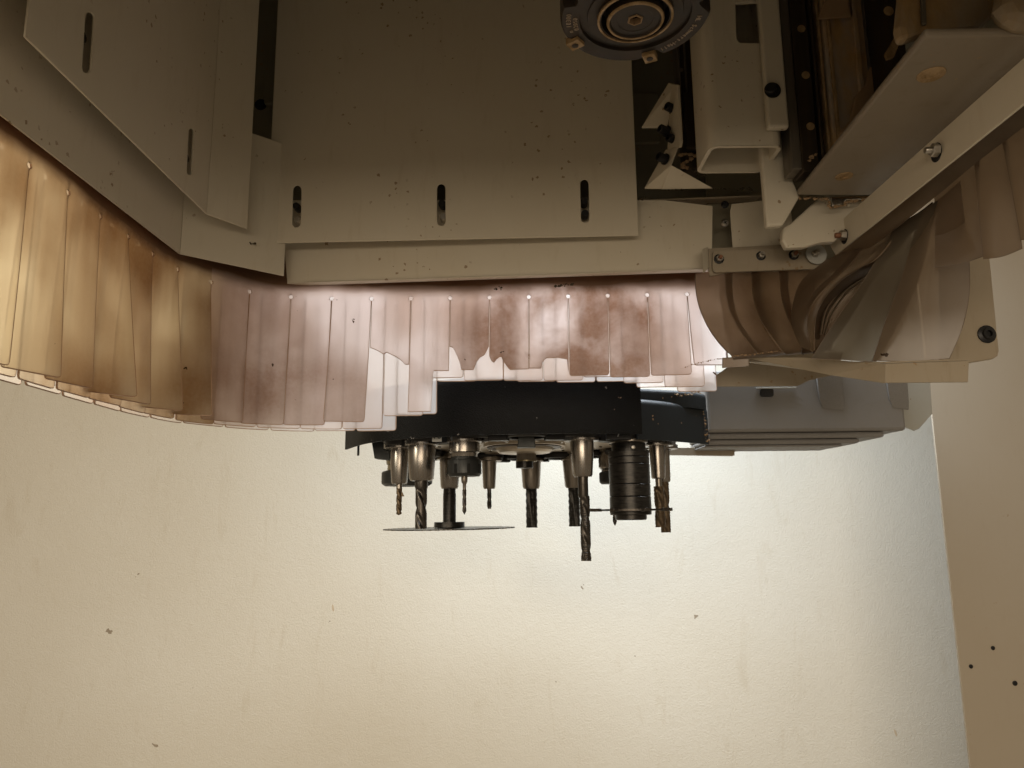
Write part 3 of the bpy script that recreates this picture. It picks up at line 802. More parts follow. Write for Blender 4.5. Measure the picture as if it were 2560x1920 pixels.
for q_ in notches[:2]:
    r0 = CR * .93; c = Vector((CX + r0 * sin(q_ + .05), CY - r0 * cos(q_ + .05), CZ - .002))
    t_ = Vector((cos(q_), sin(q_), 0)); o_ = Vector((sin(q_), -cos(q_), 0)); z_ = Vector((0, 0, 1))
    h = .0068
    pts = [c + t_ * h * .9 * s1 + o_ * h * s2 + z_ * (.002 + s3 * .0035) for s3 in (-1, 1) for s1, s2 in ((-1, -1), (1, -1), (1, 1), (-1, 1))]
    ins = obj('insert', pts, [(0, 1, 2, 3), (4, 7, 6, 5), (0, 4, 5, 1), (1, 5, 6, 2), (2, 6, 7, 3), (3, 7, 4, 0)], 'duststain', cut, bevel=.0006)
    cyl('insert_screw', c - z_ * .0014, (0, 0, -1), .0032, .0008, 'cutterbody', ins, seg=16)
def arc_text(body, r, a_mid, size, flip=1):
    # letters set round the ring, read from below
    st = size * 0.62 / r
    for i, ch in enumerate(body):
        if ch == ' ': continue
        a = a_mid + (i - (len(body) - 1) / 2) * st * flip
        o_ = Vector((sin(a), -cos(a), 0)); t_ = Vector((cos(a), sin(a), 0)) * flip
        y_ = Vector((0, 0, -1)).cross(t_)
        mw = Matrix(((t_.x, y_.x, 0, CX + o_.x * r), (t_.y, y_.y, 0, CY + o_.y * r), (0, 0, -1, CZ - .0004), (0, 0, 0, 1)))
        text('lettering', ch, size, mw, 'letter', cut)
arc_text('HL Schwert-Hall', .0575, radians(118), .0062, 1)
arc_text('n 10300', .0595, radians(-98), .0062, 1)
arc_text('02050', .0535, radians(-100), .0058, 1)
lathe('spindle_nose', [(.040, CZ + .05), (.055, CZ + .055), (.055, CZ + .14), (.07, CZ + .15), (.07, HT)], CX, CY, 'railgrey', cut, 48)

# ------------------------------------------------------------------ strip curtain round the hood
PATH = [Vector((x, y, 0)) for x, y in ((-.450, .30), (-.449, .45), (-.449, .60), (-.448, .72), (-.4485, .83), (-.4475, .915), (-.437, .972), (-.407, 1.022), (-.368, 1.060), (-.31, 1.083), (-.22, 1.091), (-.10, 1.092), (0.02, 1.090), (.14, 1.088), (.24, 1.085), (.32, 1.082))]
dense = [cat1(PATH, i / 600) for i in range(601)]
acc = [0.0]
for a, b in zip(dense, dense[1:]): acc.append(acc[-1] + (b - a).length)
def at_s(s):
    s = min(max(s, 0), acc[-1] - 1e-6)
    lo_, hi_ = 0, 600
    while hi_ - lo_ > 1:
        m_ = (lo_ + hi_) // 2
        if acc[m_] <= s: lo_ = m_
        else: hi_ = m_
    t = (s - acc[lo_]) / max(acc[hi_] - acc[lo_], 1e-9)
    p = dense[lo_].lerp(dense[hi_], t); d = (dense[hi_] - dense[lo_]).normalized()
    return p, Vector((-d.y, d.x, 0))               # outward normal (away from the hood's inside)
def s_of(pt):
    return min(range(601), key=lambda i: (dense[i].xy - Vector(pt).xy).length)
ZH = 0.325                                          # height of the slit holes

curt = thing('strip_curtain', 'translucent dusty plastic strip curtain hanging round the left and back of the hood', 'curtain', (-0.1, 1.08, 0.13))
UCOL = [0, .013, .035, .07, .12, .2, .35, .5, .65, .8, .88, .93, .965, .987, 1]
def strip(s0, s1, layer, zbot, amp=0.0, skew=0.0, twist=0.0, bow=0.0, mat='strip', zt=0.40, zh=ZH, corner=.004, hole=.0034, gap=.00035, off=0.0, label=None):
    wdt = s1 - s0
    if callable(zbot): ucols = [0, .013] + [i / 26 for i in range(1, 26)] + [.987, 1]; bottom = zbot
    else:
        ucols = UCOL
        def bottom(u):
            d = min(u, 1 - u) * wdt
            return zbot + (corner - sqrt(max(corner ** 2 - (corner - min(d, corner)) ** 2, 0)))
    zs_top = [zt, zh + hole, zh + hole * .7, zh, zh - hole * .7, zh - hole]
    nlow = 20
    G = []
    for r in range(len(zs_top) + nlow):
        row = []
        for u in ucols:
            zb_ = bottom(u)
            if r < len(zs_top): z = zs_top[r]
            elif r == len(zs_top) + nlow - 1: z = zb_
            else: z = zs_top[-1] + (zb_ + .0009 - zs_top[-1]) * (r - len(zs_top) + 1) / (nlow - 1)
            t = max(0.0, (zh - z) / 0.195)
            ins = 0
            if z < zh + hole: ins = gap * min(1, t * 12)
            if abs(z - zh) < hole: ins = max(ins, sqrt(hole ** 2 - (z - zh) ** 2))
            uu = u
            s = s0 + wdt * u + (ins * (1 - 2 * u) if (u < .5) else -ins * (2 * u - 1)) + skew * t ** 1.4
            p, n = at_s(s)
            d = layer * .0055 + off + amp * t * t + twist * (u - .5) * t + bow * 4 * u * (1 - u) * min(1, t * 1.6)
            q_ = p + n * d; row.append(Vector((q_.x, q_.y, z)))
        G.append(row)
    return grid_sheet('strip', G, mat, curt, rim=3, label=label)

S828 = acc[s_of(PZ(828, 745, ZH))]
W = 0.0601
def pxs(x, y=745): return acc[s_of(PZ(x, y, ZH))]
def zpx(px, py, Y=1.088): return PY(px, py, Y).z
rnd = random.Random(11)
i_lo = -int(S828 / W) ; 
# front layer, counted from the strip that starts at the fourth back hole
def ragged(pts, x_of_u, Y=1.09):
    def f(u):
        x = x_of_u(u)
        for (xa, ya), (xb, yb) in zip(pts, pts[1:]):
            if xa <= x <= xb:
                y = ya + (yb - ya) * (x - xa) / max(xb - xa, 1e-6); break
        else: y = pts[0][1] if x < pts[0][0] else pts[-1][1]
        return zpx(x, y, Y)
    return f
torn = {
    1: ragged([(920, 868), (940, 876), (956, 885), (964, 880), (972, 884), (990, 892), (1004, 902), (1012, 911), (1022, 910)], lambda u: 921 + 101 * u),
    2: ragged([(1023, 1030), (1089, 1028), (1090, 926), (1130, 926)], lambda u: 1026 + 106 * u),
    3: ragged([(1130, 866), (1140, 868), (1150, 884), (1160, 905), (1163, 915), (1160, 924), (1200, 924), (1206, 905), (1216, 893), (1230, 886), (1240, 866)], lambda u: 1131 + 110 * u),
    4: ragged([(1240, 890), (1246, 902), (1252, 907), (1262, 896), (1272, 890), (1280, 905), (1296, 924), (1346, 922)], lambda u: 1240 + 108 * u),
    5: ragged([(1348, 921), (1384, 921), (1386, 904), (1396, 895), (1430, 894), (1456, 898), (1458, 930)], lambda u: 1348 + 111 * u),
}
for k in range(-14, 11):
    s0, s1 = S828 + k * W, S828 + (k + 1) * W
    if s0 < 0.02: continue
    pm, _ = at_s((s0 + s1) / 2)
    left = pm.y < 1.02 and pm.x < 0
    mt = 'strip_left' if (left and pm.y < .985) else 'strip'
    amp = rnd.uniform(-.001, .001); skew = -.002 + rnd.uniform(-.0006, .0006); tw = rnd.uniform(-.012, .012); zb_ = .131 + rnd.uniform(-.0008, .0008)
    if k in torn: zb_ = torn[k]; amp = -.0005; skew = -.003; tw = 0.004
    elif k == 0: skew = -.007; tw = .010; zb_ = .136
    elif k == -1: skew = -.004
    elif k == 6: zb_ = .2015; skew = -.0025; amp = .0
    elif k == 7: zb_ = .1985; skew = -.0015; amp = .0
    elif k == 8: zb_ = .2005; skew = .001; amp = -.001
    elif k >= 9: zb_ = .214; skew = .009 + .012 * (k - 9); amp = -.006
    elif left:
        tw = rnd.uniform(-.05, -.01); amp = rnd.uniform(-.006, .002); zb_ = .133; skew = rnd.uniform(-.006, -.001)
    strip(s0, s1, 0, zb_, amp, skew, tw, rnd.uniform(-.0008, .0012), mt)
# middle layers, shifted by a third of a strip each
for lay, sh, mt in ((1, .34, 'strip_back'), (2, .66, 'strip_back')):
    for k in range(-14, 10):
        s0 = S828 + (k + sh) * W; s1 = s0 + W
        if s0 < 0.02 or s1 > acc[-1]: continue
        if lay == 3 and (k < -7): continue
        pm, _ = at_s((s0 + s1) / 2)
        xm = pm.x
        left = pm.y < 1.0 and pm.x < 0
        zb_ = .1285 - lay * .0026 + rnd.uniform(-.0007, .0007)
        if -.165 < xm < -.11: zb_ = .142 + .003 * lay
        elif -.11 <= xm < .0: zb_ = .200 + rnd.uniform(-.003, .003)
        elif xm >= .0: zb_ = .2005 - .002 * lay + rnd.uniform(-.003, .003) - (.012 * (xm - .13) / .1 if xm > .13 else 0)
        if left: mt2 = 'strip_left' if lay < 2 else 'strip_back'
        else: mt2 = mt
        strip(s0, s1, lay, zb_, rnd.uniform(0, .001), rnd.uniform(-.0015, .001), rnd.uniform(-.004, .004), rnd.uniform(0, .0008), mt2, hole=.0026)
# folded scrap and dust caught on the low rear strips at the right
scr = grid_sheet('strip_scrap', [[PY(x, y, 1.115) for x in (1700, 1740, 1786)] for y in (905, 935, 962)], 'strip_back', curt)
crust('caked_dust', [(1722, 960), (1784, 960), (1760, 954), (1730, 950)], 1.112, 'sawdust', curt, r=.0028)
crust('caked_dust', [(1702, 922), (1745, 908), (1780, 900), (1820, 894)], 1.07, 'sawdust', curt, r=.0014)

# ------------------------------------------------------------------ right curtain: strips bent up over the ledge
rc = thing('bent_strip_curtain', 'brown plastic strips bent and twisted over the ledge in the right hood corner', 'curtain', (0.42, 0.95, 0.2))
# sheet behind, under the clamp bar
loft('strip', [[(1800, 672, 1.03), (1900, 668, 1.03), (2070, 650, 1.02)], [(1800, 740, 1.06), (1900, 740, 1.06), (2060, 740, 1.06)], [(1820, 840, 1.05), (1920, 840, 1.05), (2040, 840, 1.05)], [(1830, 890, 1.03), (1920, 885, 1.03), (2040, 880, 1.03)]], 'strip_right', rc)
# four strips curling towards the camera
for k, (xa, xb, ya, sw, Yo) in enumerate(((1738, 1830, 684, 96, 0.0), (1812, 1900, 682, 92, .006), (1880, 1970, 680, 92, .004), (1950, 2036, 676, 60, .008))):
    dx = xb - xa
    rows = []
    for (y, sh, Y) in ((ya, 0, 1.015), (745, 4, 1.000), (800, 22, .985), (850, 56, .985), (884, sw * .9, 1.000), (900 - k * 6, sw, 1.02)):
        rows.append([(xa + sh + dx * t * (1 - .25 * (sh / 100)), y - (8 * t if y > 820 else 0), Y + Yo + .006 * t) for t in (0, .35, .7, 1)])
    loft('strip', rows, 'strip_right', rc, ripple=.0008)
# swirl of twisted strips
loft('strip', [[(2066, 650, .985), (2105, 632, .96), (2160, 604, .93)], [(2005, 700, .985), (2056, 690, .955), (2130, 655, .92)], [(1982, 760, .975), (2008, 765, .955), (2040, 745, .94)], [(1980, 815, .97), (2000, 820, .955), (2018, 810, .95)], [(2002, 868, .965), (2020, 874, .955), (2031, 880, .95)]], 'strip_right', rc)
loft('strip', [[(2150, 612, .935), (2200, 585, .91), (2262, 548, .87)], [(2092, 676, .935), (2140, 664, .91), (2196, 640, .88)], [(2034, 732, .945), (2066, 726, .935), (2104, 702, .925)], [(2012, 800, .955), (2028, 800, .95), (2044, 778, .945)], [(2020, 868, .955), (2028, 872, .955), (2034, 876, .95)]], 'strip_right', rc)
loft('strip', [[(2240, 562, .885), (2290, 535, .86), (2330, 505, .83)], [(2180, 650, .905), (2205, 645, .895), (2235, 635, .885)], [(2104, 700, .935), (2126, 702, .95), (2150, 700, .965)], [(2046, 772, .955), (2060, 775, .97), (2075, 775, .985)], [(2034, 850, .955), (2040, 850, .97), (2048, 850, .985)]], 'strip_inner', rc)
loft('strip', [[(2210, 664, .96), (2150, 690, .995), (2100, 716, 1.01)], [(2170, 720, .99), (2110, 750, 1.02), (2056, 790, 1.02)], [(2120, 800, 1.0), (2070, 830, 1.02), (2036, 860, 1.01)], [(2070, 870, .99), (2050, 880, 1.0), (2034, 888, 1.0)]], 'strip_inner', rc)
for k in range(3):      # edges of the rolled film inside the fold
    o_ = 7 * k
    loft('strip', [[(2168 - o_ * .2, 678 + o_, .955 + .004 * k), (2171, 681 + o_, .953 + .004 * k)], [(2112 + o_ * .5, 712 + o_, .965 + .004 * k), (2115 + o_ * .5, 715 + o_, .963 + .004 * k)], [(2064 + o_, 768 + o_, .972 + .004 * k), (2067 + o_, 770 + o_, .97 + .004 * k)], [(2048 + o_ * .8, 836, .975 + .004 * k), (2051 + o_ * .8, 837, .973 + .004 * k)]], 'strip_grey', rc, nu=6)
# broad strips lying over the ledge
loft('strip', [[(2238, 566, .868), (2290, 536, .842), (2345, 500, .815)], [(2166, 690, .900), (2235, 690, .888), (2300, 690, .88)], [(2090, 800, .932), (2165, 805, .925), (2245, 812, .92)], [(2028, 897, .945), (2105, 900, .94), (2190, 906, .938)]], 'strip_grey', rc, label='greyish see-through strip over the ledge')
loft('strip', [[(2300, 530, .845), (2345, 500, .815), (2400, 455, .785)], [(2255, 690, .880), (2330, 690, .865), (2425, 680, .86)], [(2215, 800, .912), (2300, 800, .90), (2412, 800, .90)], [(2182, 902, .933), (2270, 904, .928), (2374, 897, .925)]], 'strip_right', rc)
loft('strip', [[(2335, 480, .815), (2390, 445, .79), (2448, 392, .755)], [(2338, 560, .835), (2395, 545, .82), (2450, 520, .80)], [(2336, 668, .842), (2395, 662, .83), (2462, 640, .815)]], 'strip_right', rc)
loft('strip', [[(2436, 408, .765), (2475, 372, .745), (2516, 334, .722)], [(2446, 520, .785), (2490, 505, .775), (2534, 480, .76)], [(2458, 648, .80), (2505, 642, .79), (2556, 622, .775)]], 'strip_right', rc)
loft('strip', [[(2505, 352, .73), (2560, 310, .70), (2640, 240, .66)], [(2530, 480, .755), (2600, 470, .73), (2680, 430, .70)], [(2552, 600, .77), (2630, 600, .75), (2720, 590, .72)]], 'strip_right', rc)
# header sheet along the band
loft('header_sheet', [[(2085, 636, .975), (2200, 548, .87), (2330, 443, .765), (2450, 350, .685), (2600, 230, .60)], [(2105, 668, .975), (2215, 590, .875), (2335, 495, .785), (2450, 400, .71), (2610, 280, .625)]], 'strip_right', rc, nu=24, nv=8)
crust('caked_dust', [(1832, 890), (1900, 884), (1960, 876), (2020, 872)], 1.005, 'sawdust', rc, r=.0018)

# ------------------------------------------------------------------ ledge under the bent strips
lg = thing('sheet_ledge', 'cream folded sheet metal ledge under the bent strips', 'ledge', (0.5, 0.95, 0.16))
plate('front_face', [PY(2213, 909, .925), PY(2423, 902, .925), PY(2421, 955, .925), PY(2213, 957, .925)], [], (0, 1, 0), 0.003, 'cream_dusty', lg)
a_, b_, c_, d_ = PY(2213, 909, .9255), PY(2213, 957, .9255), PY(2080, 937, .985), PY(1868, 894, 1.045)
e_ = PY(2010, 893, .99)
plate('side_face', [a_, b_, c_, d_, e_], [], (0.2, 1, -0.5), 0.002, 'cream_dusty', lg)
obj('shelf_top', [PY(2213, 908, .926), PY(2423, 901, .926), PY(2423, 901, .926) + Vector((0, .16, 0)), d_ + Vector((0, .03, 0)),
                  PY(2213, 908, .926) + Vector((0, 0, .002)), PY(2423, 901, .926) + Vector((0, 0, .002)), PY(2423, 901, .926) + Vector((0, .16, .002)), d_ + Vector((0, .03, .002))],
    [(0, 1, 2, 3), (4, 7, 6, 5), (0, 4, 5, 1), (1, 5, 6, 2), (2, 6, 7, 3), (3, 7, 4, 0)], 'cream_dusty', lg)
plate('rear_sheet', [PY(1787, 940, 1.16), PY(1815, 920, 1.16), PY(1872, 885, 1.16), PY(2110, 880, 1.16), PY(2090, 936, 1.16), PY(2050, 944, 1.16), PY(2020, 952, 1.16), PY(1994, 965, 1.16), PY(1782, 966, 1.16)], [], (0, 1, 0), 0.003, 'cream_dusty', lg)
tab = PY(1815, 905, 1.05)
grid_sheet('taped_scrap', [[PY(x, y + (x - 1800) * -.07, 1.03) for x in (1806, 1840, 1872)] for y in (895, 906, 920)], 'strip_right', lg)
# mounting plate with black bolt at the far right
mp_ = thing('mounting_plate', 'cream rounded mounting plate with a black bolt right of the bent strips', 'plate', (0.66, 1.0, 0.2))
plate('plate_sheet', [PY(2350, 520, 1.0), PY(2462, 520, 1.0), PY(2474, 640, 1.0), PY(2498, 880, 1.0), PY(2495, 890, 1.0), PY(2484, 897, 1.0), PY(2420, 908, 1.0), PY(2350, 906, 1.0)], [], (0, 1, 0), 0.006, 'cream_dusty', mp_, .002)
cyl('bolt', PY(2466, 836, .9995), (0, -1, 0), 0.0115, 0.006, 'blackbolt', mp_, seg=28, prof=[(.0125, 0), (.0125, .002), (.0085, .004), (.0075, .007), (.0045, .007), (.004, .003), (0, .003)])

# ------------------------------------------------------------------ tool changer
TC = Vector((0.025, 1.59, 0.146))
tc = thing('tool_changer', 'round tool changer carousel with black curved cover and grey drive housing', 'tool changer', TC)
# front cover: curved black shell
def cover_shell(name, pts, z0, z1, th, mat, r=0.010, mat2=None, ends=True):
    """plan polyline swept between z0 and z1 with a rounded top edge turning inwards"""
    prof = [(0, z0), (0, z1 - r)]
    for i in range(1, 6):
        a = pi / 2 * i / 5; prof.append((r - r * cos(a), z1 - r + r * sin(a)))
    prof += [(0.05, z1), (0.05, z1 - th), (th, z1 - th - .004), (th, z0)]
    P = [Vector((x, y, 0)) for x, y in pts]; n = 48
    D = [cat1(P, i / n) for i in range(n + 1)]
    verts, faces = [], []
    for i, p in enumerate(D):
        d = (D[min(i + 1, n)] - D[max(i - 1, 0)]).normalized(); nn = Vector((-d.y, d.x, 0))
        for (o_, z) in prof: verts.append(Vector((p.x, p.y, z)) + nn * o_)
    m_ = len(prof)
    for i in range(n):
        for j in range(m_):
            k = (j + 1) % m_
            faces.append((i * m_ + j, i * m_ + k, (i + 1) * m_ + k, (i + 1) * m_ + j))
    faces.append(tuple(range(m_))); faces.append(tuple(n * m_ + j for j in range(m_ - 1, -1, -1)))
    return obj(name, verts, faces, mat, tc, smooth=35)
cover_shell('front_cover', [(-0.3390, 1.4955), (-0.2793, 1.3790), (-0.2186, 1.3164), (-0.1165, 1.2615), (-0.0356, 1.2375), (0.0385, 1.2307), (0.0963, 1.2326), (0.1589, 1.2394), (0.2205, 1.2538)], .130, .231, .004, 'cover', r=.012)
cover_shell('side_cover', [(0.2273, 1.3405), (0.2793, 1.3723), (0.3322, 1.4137), (0.3891, 1.4657)], .130, .206, .004, 'slate', r=.012)
sl = cover_shell('side_cover_step', [(0.2427, 1.3790), (0.2889, 1.3963), (0.3370, 1.4156), (0.3852, 1.4561)], .198, .231, .004, 'slate', r=.010)
crust('caked_dust', [(1756, 1012), (1764, 1060), (1768, 1104)], 1.455, 'sawdust', sl, r=.0028)
crust('caked_dust', [(1670, 985), (1700, 990), (1745, 980), (1752, 985)], 1.405, 'sawdust', sl, r=.0034)
# carousel disc, hub and its screws
lathe('disc', [(.02, .146), (.285, .146), (.29, .149), (.29, .160), (.02, .160)], TC.x, TC.y, 'disc', tc, 96)
for k in range(12):
    a = k * pi / 6 + .2
    cyl('disc_screw', (TC.x + .115 * sin(a), TC.y - .115 * cos(a), .146), (0, 0, -1), .0042, .006, 'chrome', tc, seg=10)
for k in range(20):
    a = k * pi / 10 + .11
    cyl('disc_pin', (TC.x + .19 * sin(a), TC.y - .19 * cos(a), .146), (0, 0, -1), .0035, .002, 'darkdirt', tc, seg=8)
hub = lathe('hub', [(.088, .146), (.088, .140), (.062, .138), (.061, .132), (.055, .127), (.030, .1245), (.0, .1245)], TC.x, TC.y, 'disc', tc, 64)
lathe('hub_ring', [(.080, .1462), (.080, .1375), (.066, .1365)], TC.x, TC.y, 'rail', tc, 64)
lathe('hub_nut', [(.0235, .1245), (.0235, .1115), (.022, .110)], TC.x + .004, TC.y, 'holder2', tc, 6, 20)
lathe('hub_brass', [(.0225, .111), (.0225, .1085), (.017, .108)], TC.x + .004, TC.y, 'brass', tc, 40)
lathe('hub_cap', [(.0185, .109), (.0185, .0955), (.017, .0945), (0, .0945)], TC.x, TC.y, 'blacksteel', tc, 40)
# grippers: black rings round each pocket
def pocket(phi):
    a = radians(phi); return TC.x + .27 * sin(a), TC.y - .27 * cos(a)
for i in range(18):
    gx, gy = pocket(i * 20)
    lathe('gripper', [(.033, .1455), (.043, .1455), (.045, .141), (.043, .133), (.039, .131), (.033, .133)], gx, gy, 'blackbolt', tc, 36)
    a = radians(i * 20 + 10)
    kx, ky = TC.x + .284 * sin(a), TC.y - .284 * cos(a)
    t_ = Vector((cos(a), sin(a), 0)); o_ = Vector((sin(a), -cos(a), 0))
    c = Vector((kx, ky, .136))
    pts = [c + t_ * .017 * s1 + o_ * .012 * s2 + Vector((0, 0, .0095 * s3)) for s3 in (-1, 1) for s1, s2 in ((-1, -1), (1, -1), (1, 1), (-1, 1))]
    obj('gripper_block', pts, [(0, 1, 2, 3), (4, 7, 6, 5), (0, 4, 5, 1), (1, 5, 6, 2), (2, 6, 7, 3), (3, 7, 4, 0)], 'blackbolt', tc, bevel=.0015)
# free pocket at the front: black trapezoid key
kx = PY(1316, 1100, 1.315).x
pts = [Vector((kx + sx * wx, 1.315 + dy, z)) for (z, wx) in ((.1155, .0165), (.146, .0125)) for sx, dy in ((-1, 0), (1, 0), (1, .03), (-1, .03))]
obj('pocket_key', pts, [(0, 1, 2, 3), (4, 7, 6, 5), (0, 4, 5, 1), (1, 5, 6, 2), (2, 6, 7, 3), (3, 7, 4, 0)], 'nut', tc, bevel=.0012)
# left edge arm
slab2 = plate('left_arm', [PY(929, 1105, 1.50), PY(975, 1095, 1.50), PY(975, 1150, 1.50), PY(936, 1146, 1.50)], [], (0, 1, 0), .03, 'nut', tc, .001)
box('cover_pin', PY(893, 1115, 1.5).x, PY(898, 1115, 1.5).x, 1.5, 1.505, .118, .14, 'blackbolt', tc, .0005)
# pocket numbers on the rim, half hidden by the cover
def num_plate(px, body, sticker):
    c = PY(px, 1098, 1.309)
    z_ = .137
    x0 = .0085
    if sticker:
        box('number_sticker', c.x - x0, c.x + x0, 1.3095, 1.3105, .1262, .1470, 'sticker', tc, 0)
    mw = Matrix.Translation((c.x, 1.3088, .1365)) @ Matrix.Rotation(radians(90), 4, 'X')
    text('number', body, .0165 if sticker else .017, mw, 'ink' if sticker else 'engrave', tc)
    if not sticker: box('number_block', c.x - .022, c.x + .022, 1.3095, 1.32, .1265, .147, 'blackbolt', tc, .001)
num_plate(1092, '10', True)
for px, b in ((1240, '9'), (1403, '8'), (1547, '7')): num_plate(px, b, False)
# drive housing on the right
hx0, hx1 = .398, .802
hs = box('drive_housing', hx0, hx1, 1.50, 1.68, .158, .285, 'cast', tc, .006, label='speckled grey cast drive housing')
for (xa, xb) in ((2042, 2106), (2216, 2268)):
    x0, x1 = PY(xa, 990, 1.5).x, PY(xb, 990, 1.5).x
    pts = [(x0, 1.492, .285), (x1, 1.492, .285), (x1, 1.496, .215), (x0 + .004, 1.4965, .222), (x0 + .010, 1.4992, .205), (x1, 1.4992, .200)]
    v = [Vector(p) for p in pts] + [Vector((p[0], 1.503, p[2])) for p in pts]
    obj('housing_rib', v, [(0, 1, 2, 3), (3, 2, 5, 4), (0, 3, 9, 6), (3, 4, 10, 9), (1, 7, 8, 2), (2, 8, 11, 5), (4, 5, 11, 10), (6, 9, 8, 7), (9, 10, 11, 8), (0, 6, 7, 1)], 'cast', hs, smooth=60)
box('step_plate', hx0, PY(2208, 1095, 1.52).x, 1.512, 1.67, .1455, .1575, 'cast', hs, .005)
box('step_plate', hx0, PY(2146, 1105, 1.53).x, 1.524, 1.66, .1350, .1450, 'cast', hs, .004)
box('step_plate', hx0, PY(2104, 1115, 1.54).x, 1.536, 1.65, .1300, .1345, 'cast', hs, .002)
plate('cable_clip', rrect(lambda x, y: PY(x, y, 1.4985), 1900, 972, 1933, 992, 5), [], (0, -1, 0), .003, 'blackbolt', hs, .0005)
plate('shadow_gap', [PY(1752, 958, 1.505), PY(1995, 958, 1.505), PY(1988, 974, 1.505), PY(1752, 978, 1.505)], [], (0, 1, 0), .002, 'blackbolt', hs, 0)
box('clip_rail', PY(1890, 970, 1.497).x, PY(1990, 970, 1.497).x, 1.494, 1.499, .2455, .2485, 'zinc', hs, .0005)
plate('end_plate', [PY(2255, 950, 1.53), PY(2325, 950, 1.53), PY(2331, 1034, 1.53), PY(2298, 1072, 1.53), PY(2286, 1077, 1.53), PY(2262, 1068, 1.53), PY(2255, 1020, 1.53)], [], (0, 1, 0), .003, 'zinc', tc, .0005)
plate('under_plate', [PY(1640, 1119, 1.62), PY(1837, 1119, 1.62), PY(1837, 1139, 1.62), PY(1640, 1136, 1.62)], [], (0, 1, 0), .02, 'cream_dusty', tc, .001)

# ------------------------------------------------------------------ tools in the carousel
def tool(name, label, cx, Y, ymid):
    c = PY(cx, ymid, Y)
    t = thing(name, label, 'router tool', (c.x, Y, .146), 'tools hanging in the carousel')
    t['cx'] = c.x; t['Y'] = Y; t['px'] = cx
    return t
def PR(t, prof):
    """[(picture y, half width in pixels)] -> [(r, z)]"""
    out = []
    for (y, hw) in prof:
        p = PY(t['px'], y, t['Y']); k = p.dot(FW) / FPX
        out.append((hw * k, p.z))
    return out
def turned(t, name, prof, mat, seg=40, sm=30): return lathe(name, PR(t, prof), t['cx'], t['Y'], mat, t, seg, sm)
def flange(t, mat='holder', r=.0315):
    lathe('flange', [(.018, .150), (r, .150), (r, .1425), (r * .88, .140), (r * .88, .1365), (r, .135), (r, .1275), (r * .96, .1265), (.018, .1260)], t['cx'], t['Y'], mat, t, 48, 30)
def flutes(t, name, y0, y1, hw, mat, turns=1.2, nfl=2, depth=.45, tip=0, serr=0, rows=54, shift=0, land=.55):
    k = PY(t['px'], y0, t['Y']).dot(FW) / FPX
    R_ = hw * k; za, zb2 = PY(t['px'], y0, t['Y']).z, PY(t['px'], y1, t['Y']).z
    tipz = tip * k; seg = 36
    verts, faces = [], []
    for i in range(rows + 1):
        f = i / rows; z = za + (zb2 - za) * f
        env = 1.0
        if tipz and z - zb2 < tipz: env = max(.04, (z - zb2) / tipz)
        grow = min(1, f * 8)
        for j in range(seg):
            a = 2 * pi * j / seg
            b2 = ((a - turns * 2 * pi * f) * nfl / (2 * pi)) % 1.0
            d = 0 if b2 < land else sin(pi * (b2 - land) / (1 - land))
            q_ = R_ * env * (1 - depth * d * grow)
            if serr and d == 0: q_ *= 1 - .07 * (0.5 + 0.5 * sin(z * serr))
            verts.append((t['cx'] + shift * k + q_ * sin(a), t['Y'] - q_ * cos(a), z))
    for i in range(rows):
        for j in range(seg):
            k2 = (j + 1) % seg
            faces.append((i * seg + j, i * seg + k2, (i + 1) * seg + k2, (i + 1) * seg + j))
    faces.append(tuple(range(seg))); faces.append(tuple(rows * seg + j for j in range(seg - 1, -1, -1)))
    return obj(name, verts, faces, mat, t, smooth=35)

# front row, left to right
t = tool('router_tool', 'steel holder with short brown twist cutter at the left end of the carousel', 999, 1.455, 1170)
flange(t); turned(t, 'holder', [(1118, 22), (1131, 23), (1160, 23), (1205, 20), (1210, 18), (1210, 7)], 'holder')
turned(t, 'shank', [(1209, 7.5), (1221, 7.5), (1222, 6.5), (1223, 0)], 'holder2')
flutes(t, 'bit', 1221, 1288, 7, 'browncut', 1.6, 2, .4, 3, 0)
obj('spur', [(t['cx'] + .005, t['Y'] - .002, PY(999, 1228, 1.455).z), (t['cx'] + .010, t['Y'] - .002, PY(999, 1241, 1.455).z), (t['cx'] + .004, t['Y'] - .002, PY(999, 1241, 1.455).z),
             (t['cx'] + .005, t['Y'] + .002, PY(999, 1228, 1.455).z), (t['cx'] + .010, t['Y'] + .002, PY(999, 1241, 1.455).z), (t['cx'] + .004, t['Y'] + .002, PY(999, 1241, 1.455).z)],
    [(0, 1, 2), (3, 5, 4), (0, 3, 4, 1), (1, 4, 5, 2), (2, 5, 3, 0)], 'browncut', t)

t = tool('router_tool', 'wide steel holder with thick dark spiral cutter in front of the saw blade', 1054, 1.385, 1160)
flange(t); turned(t, 'holder', [(1105, 33), (1117, 34.5), (1150, 34), (1196, 31), (1202, 27), (1202, 17)], 'holder')
turned(t, 'shank', [(1201, 16.5), (1216, 16.5), (1222, 15)], 'carbide')
flutes(t, 'bit', 1216, 1322, 14.5, 'carbide', .75, 2, .38, 0, 0)

